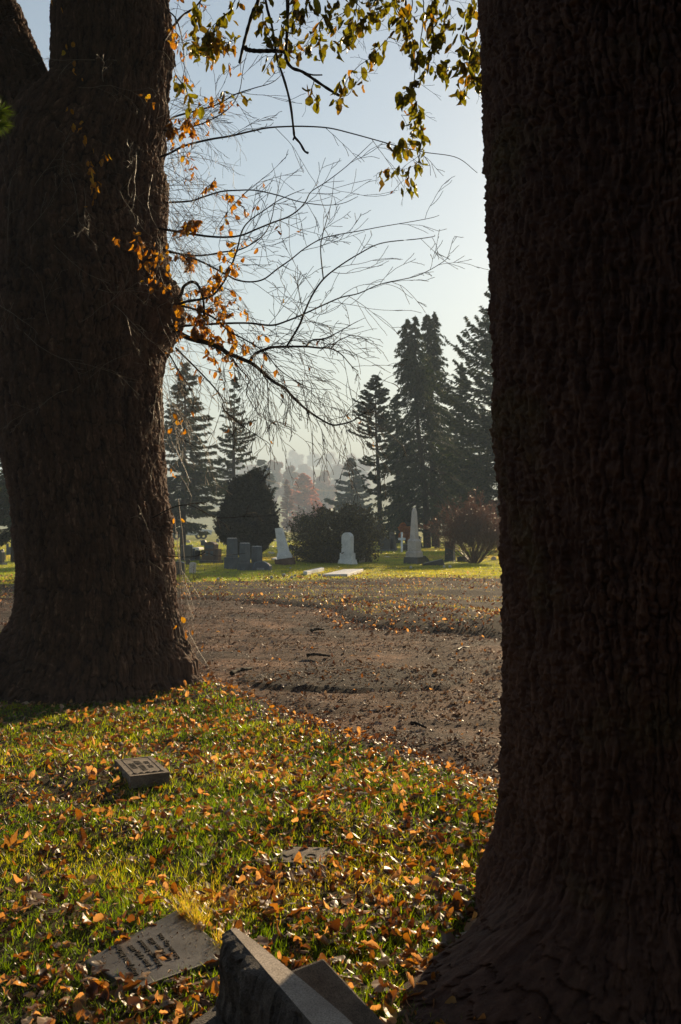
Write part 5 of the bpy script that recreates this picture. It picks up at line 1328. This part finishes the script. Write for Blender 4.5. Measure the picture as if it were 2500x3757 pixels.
for (px, py, dx, dy, w) in FT:
    Yq = 8.5 + rng.uniform(-0.15, 0.1)
    A = P(px, py, Yq); Bq = P(px + dx, py + dy, Yq - rng.uniform(0.05, 0.4))
    grow(rng, A, Bq - A, np.linalg.norm(Bq - A) * 1.1, 0.0032, 2, lines, 4, 0.6, 0.15, 0.14, 8, (0.25, 0.5), 0.2)
for k in range(90):   # whiskers along the right side of the trunk, from the burl down
    py = rng.uniform(350, 1500); A = P(rng.uniform(570, 640), py, rng.uniform(8.7, 9.2))
    grow(rng, A, [rng.uniform(0.2, 1), rng.uniform(-0.6, 0.3), rng.uniform(-1.1, 0.5)], rng.uniform(0.3, 0.9), 0.003, 2, lines, 4, 0.6, 0.5, 0.16, 8, (0.3, 0.6), 0.1)
for k in range(12):   # shoots at the foot
    px = rng.uniform(640, 690); py = rng.uniform(2250, 2440); A = P(px, py, 8.95)
    grow(rng, A, [rng.uniform(-0.15, 0.35), rng.uniform(-0.3, 0.2), 1], rng.uniform(0.4, 1.1), 0.0022, 1, lines, 3, 0.5, 0.1, 0.1, 8, (0.2, 0.45), 0.3)
for px, py, dx, dy in ((640, 1900, 55, 330), (650, 1950, 60, 420), (655, 1830, 40, 560), (620, 1700, 120, 90), (630, 1560, 110, 70), (615, 1500, 150, 100), (630, 1620, 90, 120)):
    A = P(px, py, 8.9); Bq = P(px + dx, py + dy, 8.7); grow(rng, A, Bq - A, np.linalg.norm(Bq - A), 0.003, 1, lines, 4, 0.5, 0.2, 0.05, 10, (0.2, 0.4), 0.2)
obj('sucker_twigs', lines_mesh(lines, 'sucker_twigs', lt_o, 0.0014), TWIGPALE, left_tree)

# ------------------------------------------------------------------ overhanging leafy branch of the right tree
rt_o = np.array(right_tree.location)
rng = np.random.default_rng(720)
OY = 5.9
limb = np.array([(1.05, 3.75, 5.2), (0.95, 4.6, 5.75), (0.6, 5.5, 5.6), (-0.1, 5.9, 5.35), (-0.7, 6.0, 5.15), (-1.3, 6.1, 5.0)])
lb_ = Bag(); lb_.add(*tube(smoothline(limb, 40) - rt_o, np.linspace(0.13, 0.03, 40), 9))
obj('limb', lb_.build('limb', True), BARKD, right_tree)
def px_line(pts, Y, n): return np.array([P(a, b, Y) for a, b, _ in smoothline(np.array([(a, b, 0) for a, b in pts]), n)])
for pts, ra, rb in ((c7([(470, -330), (440, -20), (410, 60), (375, 180), (350, 290)]), 9, 5), (c7([(375, 215), (385, 228), (430, 235), (510, 235), (560, 240)]), 9, 7), (c7([(560, -330), (572, 0), (570, 130), (565, 260), (590, 310), (640, 330), (700, 370), (760, 410), (810, 440)]), 7, 5),
                    (c7([(655, 338), (690, 345), (732, 345)]), 3.5, 2.5), (c7([(420, -330), (470, 0), (500, 120), (520, 250), (530, 290), (560, 380), (585, 480), (600, 600), (605, 630), (630, 660), (650, 695), (668, 705)]), 5, 4), (c7([(605, 628), (597, 645)]), 4, 3)):
    c = px_line(pts, OY, 36); n = len(c)
    obj('bare_branch', mesh('bare_branch', *tube(c - rt_o, np.linspace(ra, rb, n) * OY / F * (1 + 0.12 * np.sin(np.arange(n) * 1.7)), 7), smooth=True), TWIG, right_tree)
HANG = [  # leafy twig lines (crop pixels) and leaf spacing
    ([(1190, -60), (1200, 60), (1190, 200), (1170, 330), (1165, 420), (1180, 500), (1190, 560), (1200, 640), (1190, 740), (1150, 790), (1080, 800), (1000, 815)], 30),
    ([(1000, -60), (960, 40), (900, 110), (840, 150), (760, 190), (700, 200)], 22), ([(960, -60), (860, 30), (780, 80), (700, 140), (640, 210), (600, 220)], 24), ([(1150, -60), (1140, 40), (1100, 100), (1030, 170), (960, 250), (880, 320), (830, 420), (800, 450)], 26),
    ([(1250, -60), (1230, 30), (1240, 120), (1250, 200)], 20), ([(1060, -40), (1080, 60), (1120, 140), (1150, 230), (1170, 320), (1160, 400), (1100, 440), (1060, 450)], 21), ([(1320, -60), (1300, 40), (1270, 130), (1230, 180), (1180, 240)], 22),
    ([(900, -60), (880, 40), (860, 110), (850, 200)], 20), ([(1100, -60), (1060, 20), (1000, 60), (930, 90), (880, 150)], 20), ([(820, -60), (800, 20), (740, 80), (700, 160)], 24),
    ([(1400, -60), (1420, 20), (1390, 100), (1385, 180), (1370, 250)], 26), ([(1450, -40), (1455, 60), (1440, 160), (1420, 240), (1400, 300), (1440, 360), (1450, 420)], 22), ([(1470, 100), (1440, 260), (1360, 290), (1280, 310), (1230, 290)], 24), ([(1480, 200), (1440, 300), (1400, 390), (1370, 410)], 20),
    ([(620, -60), (600, 40), (570, 90), (560, 200), (545, 270)], 22), ([(700, -60), (660, 40), (620, 100), (590, 180)], 26), ([(460, -60), (450, 60), (470, 130), (500, 200)], 22), ([(560, 100), (540, 200), (500, 280), (470, 330)], 30),
    ([(350, -60), (300, 60), (230, 120), (200, 180), (190, 250)], 22), ([(190, -60), (160, 40), (140, 120), (150, 220)], 20), ([(360, 170), (300, 190), (240, 180), (170, 200), (130, 180)], 16), ([(260, 120), (240, 190), (245, 270)], 18),
    ([(60, 350), (110, 420), (130, 470), (180, 490)], 22), ([(280, 420), (330, 430), (400, 400)], 34), ([(700, 360), (680, 420), (710, 470)], 26), ([(1190, 560), (1150, 540), (1100, 530)], 20), ([(1180, 660), (1110, 670), (1060, 690)], 20), ([(1180, 580), (1160, 600), (1150, 640), (1120, 690)], 28), ([(1120, 800), (1140, 840), (1160, 880)], 26), ([(1270, 315), (1300, 330), (1305, 345)], 60), ([(810, 440), (850, 440), (900, 380), (960, 300)], 60)]
for pts, spc in HANG:
    pts = c7(pts); L = sum(math.dist(pts[i], pts[i + 1]) for i in range(len(pts) - 1)) * 1.2544
    n = max(10, int(L / 14)); Yq = OY + rng.uniform(-0.5, 0.5)
    c = px_line(pts, Yq, n); c = c + np.cumsum(rng.normal(0, 0.003, c.shape), 0)
    hb, hl = Bag(), Bag()
    hb.add(*tube(c - rt_o, np.linspace(0.0032, 0.0014, n), 4))
    m_ = max(2, int(L / spc * 2.1)); ii = (rng.uniform(0.08, 1, m_) * (n - 1)).astype(int)
    q = c[ii] + rng.normal(0, 0.022, (m_, 3))
    uyy = topx(q)[1]
    hang(hl, q, rng.uniform(0.052, 0.09, m_) * (0.85 if spc > 28 else 1), np.clip(rng.normal(0.45, 0.28, m_), 0, 1), rng, rt_o)
    for k in range(max(1, n // 6)):
        i = rng.integers(n); ls = []
        grow(rng, c[i], [rng.normal(), rng.normal(), -0.4], rng.uniform(0.06, 0.2), 0.0016, 1, ls, 2, 0.7, 0.2, 0.15, 5)
        for a_, ra, rb, lev in ls: hb.add(*tube(a_ - rt_o, np.maximum(np.linspace(ra, rb, len(a_)), 0.001), 3))
    tw_ = obj('leafy_twig', hb.build('leafy_twig', True), TWIG, right_tree)
    obj('leaves', hl.build('leaves'), GREENLEAF, tw_)
q = np.array([P(600 + 215 / 1.2544 + rng.normal(0, 22), 185 / 1.2544 + rng.normal(0, 18), 5.7) for _ in range(16)])
hl = Bag(); hang(hl, q, rng.uniform(0.06, 0.09, 16), rng.uniform(0.8, 1, 16), rng, rt_o)
obj('leaf_cluster', hl.build('leaf_cluster'), GREENLEAF, tw_)

# pine tips poking into the frame
PINEN = leaf_mat('pine_needles', [(0, (0.02, 0.045, 0.008)), (1, (0.07, 0.13, 0.015))], trans=0.4, rough=0.4)
def bough(label, pts, Y, tips_):
    c = px_line(pts, Y, 20)
    t = thing('pine_bough', label, 'branch', c[0])
    b = Bag(); b.add(*tube(c - c[0], np.linspace(0.006, 0.002, 20), 5))
    obj('twig', b.build('twig', True), TWIG, t)
    nb = Bag()
    for (px, py, r) in tips_:
        ctr = P(px, py, Y); n = 150
        d = norm(rng.normal(size=(n, 3)) + [0.7, 0, -0.1])
        st = ctr - np.array([0.02, 0, 0]) * rng.random((n, 1))
        L = r * Y / F * rng.uniform(0.7, 1.1, n)
        V_, F_, T_ = cards(st + d * (L / 2)[:, None] - c[0], d, rng.normal(size=(n, 3)), L, np.full(n, 0.0022), rng.random(n))
        nb.add(V_, F_, T_)
    obj('needles', nb.build('needles'), PINEN, t)
bough('green pine tip poking in from the left edge high up', [(-1700, 60), (-700, 330), (-160, 450), (-60, 440), (10, 420)], 2.6, [(5, 410, 62), (0, 455, 60), (-20, 430, 60)])
bough('dark pine tips dipping in at the very top of the frame', [(1900, -1500), (1560, -600), (1430, -170), (1410, -60), (1385, -10)], 2.6, [(1385, -20, 52), (1345, -30, 40), (1690, -40, 45)])

# crowns of the two big trees, added unseen above the frame to cut skylight
rng = np.random.default_rng(760)
for root, cx_, cy_, zt_, fork, nm in ((left_tree, -2.2, 8.6, 12.5, (-2.05, LY, 8.0), 'upper'), (right_tree, 1.3, 2.4, 11.5, (1.25, RY, 5.6), 'upper')):
    o_ = np.array(root.location); ls = []; cb = Bag()
    for k in range(12):
        a = k * 2.4; e = np.array([cx_ + 5.0 * math.cos(a) * rng.uniform(0.5, 1), cy_ + 5.5 * math.sin(a) * rng.uniform(0.5, 1), 0])
        e[2] = max(rng.uniform(8.5, zt_), 3.4 + 0.62 * e[1])
        md = (np.array(fork) + e) / 2 + [0, 0, 0.8]; md[2] = max(md[2], 3.0 + 0.62 * md[1])
        ls.append((smoothline([fork, md, e], 16), 0.12, 0.02, 1))
        m_ = 1100
        q = e + rng.normal(0, 1.35, (m_, 3)) * [1, 1, 0.6]
        q = q[q[:, 2] > 2.2 + 0.63 * np.maximum(q[:, 1], 6)]; m_ = len(q)
        cb.add(*cards(q - o_, rng.normal(size=(m_, 3)) * [1, 1, 0.5], rng.normal(size=(m_, 3)), rng.uniform(0.2, 0.5, m_), rng.uniform(0.12, 0.3, m_), rng.random(m_)))
    obj('crown_limbs', lines_mesh(ls, 'crown_limbs', o_), BARKD, root)
    obj('crown', cb.build('crown'), GREENLEAF, root)

# unseen evergreens added behind the viewpoint to block skylight and deepen the shade
src = bpy.data.objects['rounded_evergreen']
for k, (ex_, ey_, sc_) in enumerate(((-13, -9, 3.0), (-5.5, -11, 3.3), (2.5, -10, 3.1), (10, -11, 3.4), (17.5, -8, 3.0), (-19, -5, 3.0))):
    o = src.copy(); COL.objects.link(o); o.location = (ex_, ey_, 0); o.scale = (sc_, sc_, sc_); o.rotation_euler = (0, 0, k * 1.3)
    tag(o, 'unseen evergreen added behind the viewpoint to block skylight', 'shrub', 'added skylight-blocking evergreens behind the viewpoint')
    for ch in src.children:
        c_ = ch.copy(); COL.objects.link(c_); c_.parent = o

# more of the graveyard's conifers, hidden behind the two big trunks from here
for k, (ex_, ey_, sc_, rz_) in enumerate(((24, 78, 0.9, 1.1), (33, 92, 1.1, 2.6), (43, 84, 0.85, 4.0), (-31, 82, 1.0, 0.7), (-42, 95, 1.1, 3.3))):
    src = bpy.data.objects['conifer_tree']
    o = src.copy(); COL.objects.link(o); o.location = (ex_, ey_, -0.1); o.scale = (sc_,) * 3; o.rotation_euler = (0, 0, rz_)
    tag(o, 'dark conifer on the far lawn hidden behind the big trunks', 'tree', 'conifers behind the big trunks')
    for ch in src.children:
        c_ = ch.copy(); COL.objects.link(c_); c_.parent = o

# ------------------------------------------------------------------ lamp post, wire, parked car, houses
POLE = plain_mat('weathered_pole', (0.07, 0.06, 0.055), 0.8)
LAMPM = plain_mat('lamp_metal', (0.2, 0.22, 0.26), 0.4, 0.5, 0.6)
Yl = 96; b0 = P(967, 1985, Yl); gz_ = float(H(b0[0], Yl))
lp = thing('street_lamp', 'tall wooden pole with a curved lamp arm above the rounded evergreen', 'street lamp', (b0[0], Yl, gz_))
o_ = np.array([b0[0], Yl, gz_]); tp = P(966, 1736, Yl)
obj('pole', mesh('pole', *tube(np.array([(0, 0, -0.3), (0, 0, (tp[2] - gz_) * 0.5), tuple(tp - o_)]), [0.17, 0.14, 0.11], 8), smooth=True), POLE, lp)
obj('arm', mesh('arm', *tube(px_line([(968, 1768), (971, 1740), (976, 1724), (984, 1720)], Yl - 0.15, 12) - o_, 0.045, 6), smooth=True), LAMPM, lp)
h0 = P(987, 1722, Yl - 0.15) - o_
obj('lamp_head', bm_me(taper(0.62, 0.28, 0.34, 0.16, h0[2] - 0.1, h0[2] + 0.09, -0.05, 0, h0[0], h0[1]), 'lamp_head', 0.03), LAMPM, lp)
w0, w1 = P(968, 1757, Yl), P(1250, 1800, 118)
wp = np.array([w0 + (w1 - w0) * u - np.array([0, 0, 1.6 * u * (1 - u)]) for u in np.linspace(0, 1, 20)])
w_ = obj('overhead_wire', mesh('overhead_wire', *tube(wp - w0, 0.018, 4)), POLE); w_.location = w0
tag(w_, 'thin overhead wire sagging from the lamp post across the haze', 'wire')
Yc = 104; c0 = P(689, 1978, Yc); gz_ = float(H(c0[0], Yc))
car = thing('parked_car', 'pale pickup far off between trunk and conifers', 'car', (c0[0], Yc, gz_), R(25))
CARP = plain_mat('pale_car_paint', (0.6, 0.62, 0.66), 0.3, 0.6); GLASS = plain_mat('car_glass', (0.05, 0.07, 0.09), 0.1, 0.8); TYRE = plain_mat('tyre_rubber', (0.02, 0.02, 0.02), 0.9)
obj('body', bm_me(prism([(-2.4, 0.45), (2.3, 0.45), (2.4, 0.95), (1.3, 1.08), (0.75, 1.7), (-0.5, 1.72), (-0.65, 1.08), (-2.4, 1.05)], 1.8), 'body', 0.06), CARP, car)
obj('window', bm_me(prism([(0.62, 1.1), (1.12, 1.1), (0.66, 1.62), (-0.42, 1.63), (-0.55, 1.1)], 1.84), 'window', 0.02), GLASS, car)
wm = mesh('wheel', *tube(np.array([(0, -0.12, 0), (0, -0.1, 0), (0, 0.1, 0), (0, 0.12, 0)]), [0.2, 0.37, 0.37, 0.2], 16))
for wx, wy in ((-1.45, -0.85), (1.45, -0.85), (-1.45, 0.85), (1.45, 0.85)):
    o = obj('wheel', wm, TYRE, car); o.location = (wx, wy, 0.37)
ROOFM = plain_mat('pale_roof', (0.55, 0.56, 0.58), 0.6); WALLM = plain_mat('house_wall', (0.4, 0.38, 0.36), 0.8)
for k, (px, py, w, h, Y, lab) in enumerate(((1250, 1797, 9.0, 2.6, 820, 'low pale-roofed house in the haze beside the blue spruce'), (1172, 1826, 7.0, 2.2, 760, 'pale-roofed shed in the haze right of the rust-red larch'))):
    tpv = P(px, py, Y); gz_ = float(H(tpv[0], Y)); zt_ = max(tpv[2] - gz_, 2.5)
    hs = thing('house', lab, 'house', (tpv[0], Y, gz_), R(-20))
    obj('wall', bm_me(taper(w, 6, w, 6, -0.4, zt_ - 1.0), 'wall', 0.02), WALLM, hs)
    obj('roof', bm_me(taper(w + 0.6, 6.6, w * 0.9, 0.4, zt_ - 0.99, zt_ + 0.1), 'roof', 0.02), ROOFM, hs)

# ------------------------------------------------------------------ haze
bm = taper(2100, 2100, 2100, 2100, -8, 122, 0, 0, 0, 1010)
hz = obj('haze', bm_me(bm, 'haze', 0))
m = bpy.data.materials.new('haze_air'); m.use_nodes = True; m.node_tree.nodes.clear()
ou = m.node_tree.nodes.new('ShaderNodeOutputMaterial'); pv = m.node_tree.nodes.new('ShaderNodeVolumePrincipled')
pv.inputs['Color'].default_value = (0.66, 0.82, 1.0, 1)
pv.inputs['Density'].default_value = 0.0013
pv.inputs['Anisotropy'].default_value = 0.08
m.node_tree.links.new(pv.outputs[0], ou.inputs['Volume'])
hz.data.materials.append(m)
tag(hz, 'pale blue haze lying over the valley', 'haze', kind='stuff')
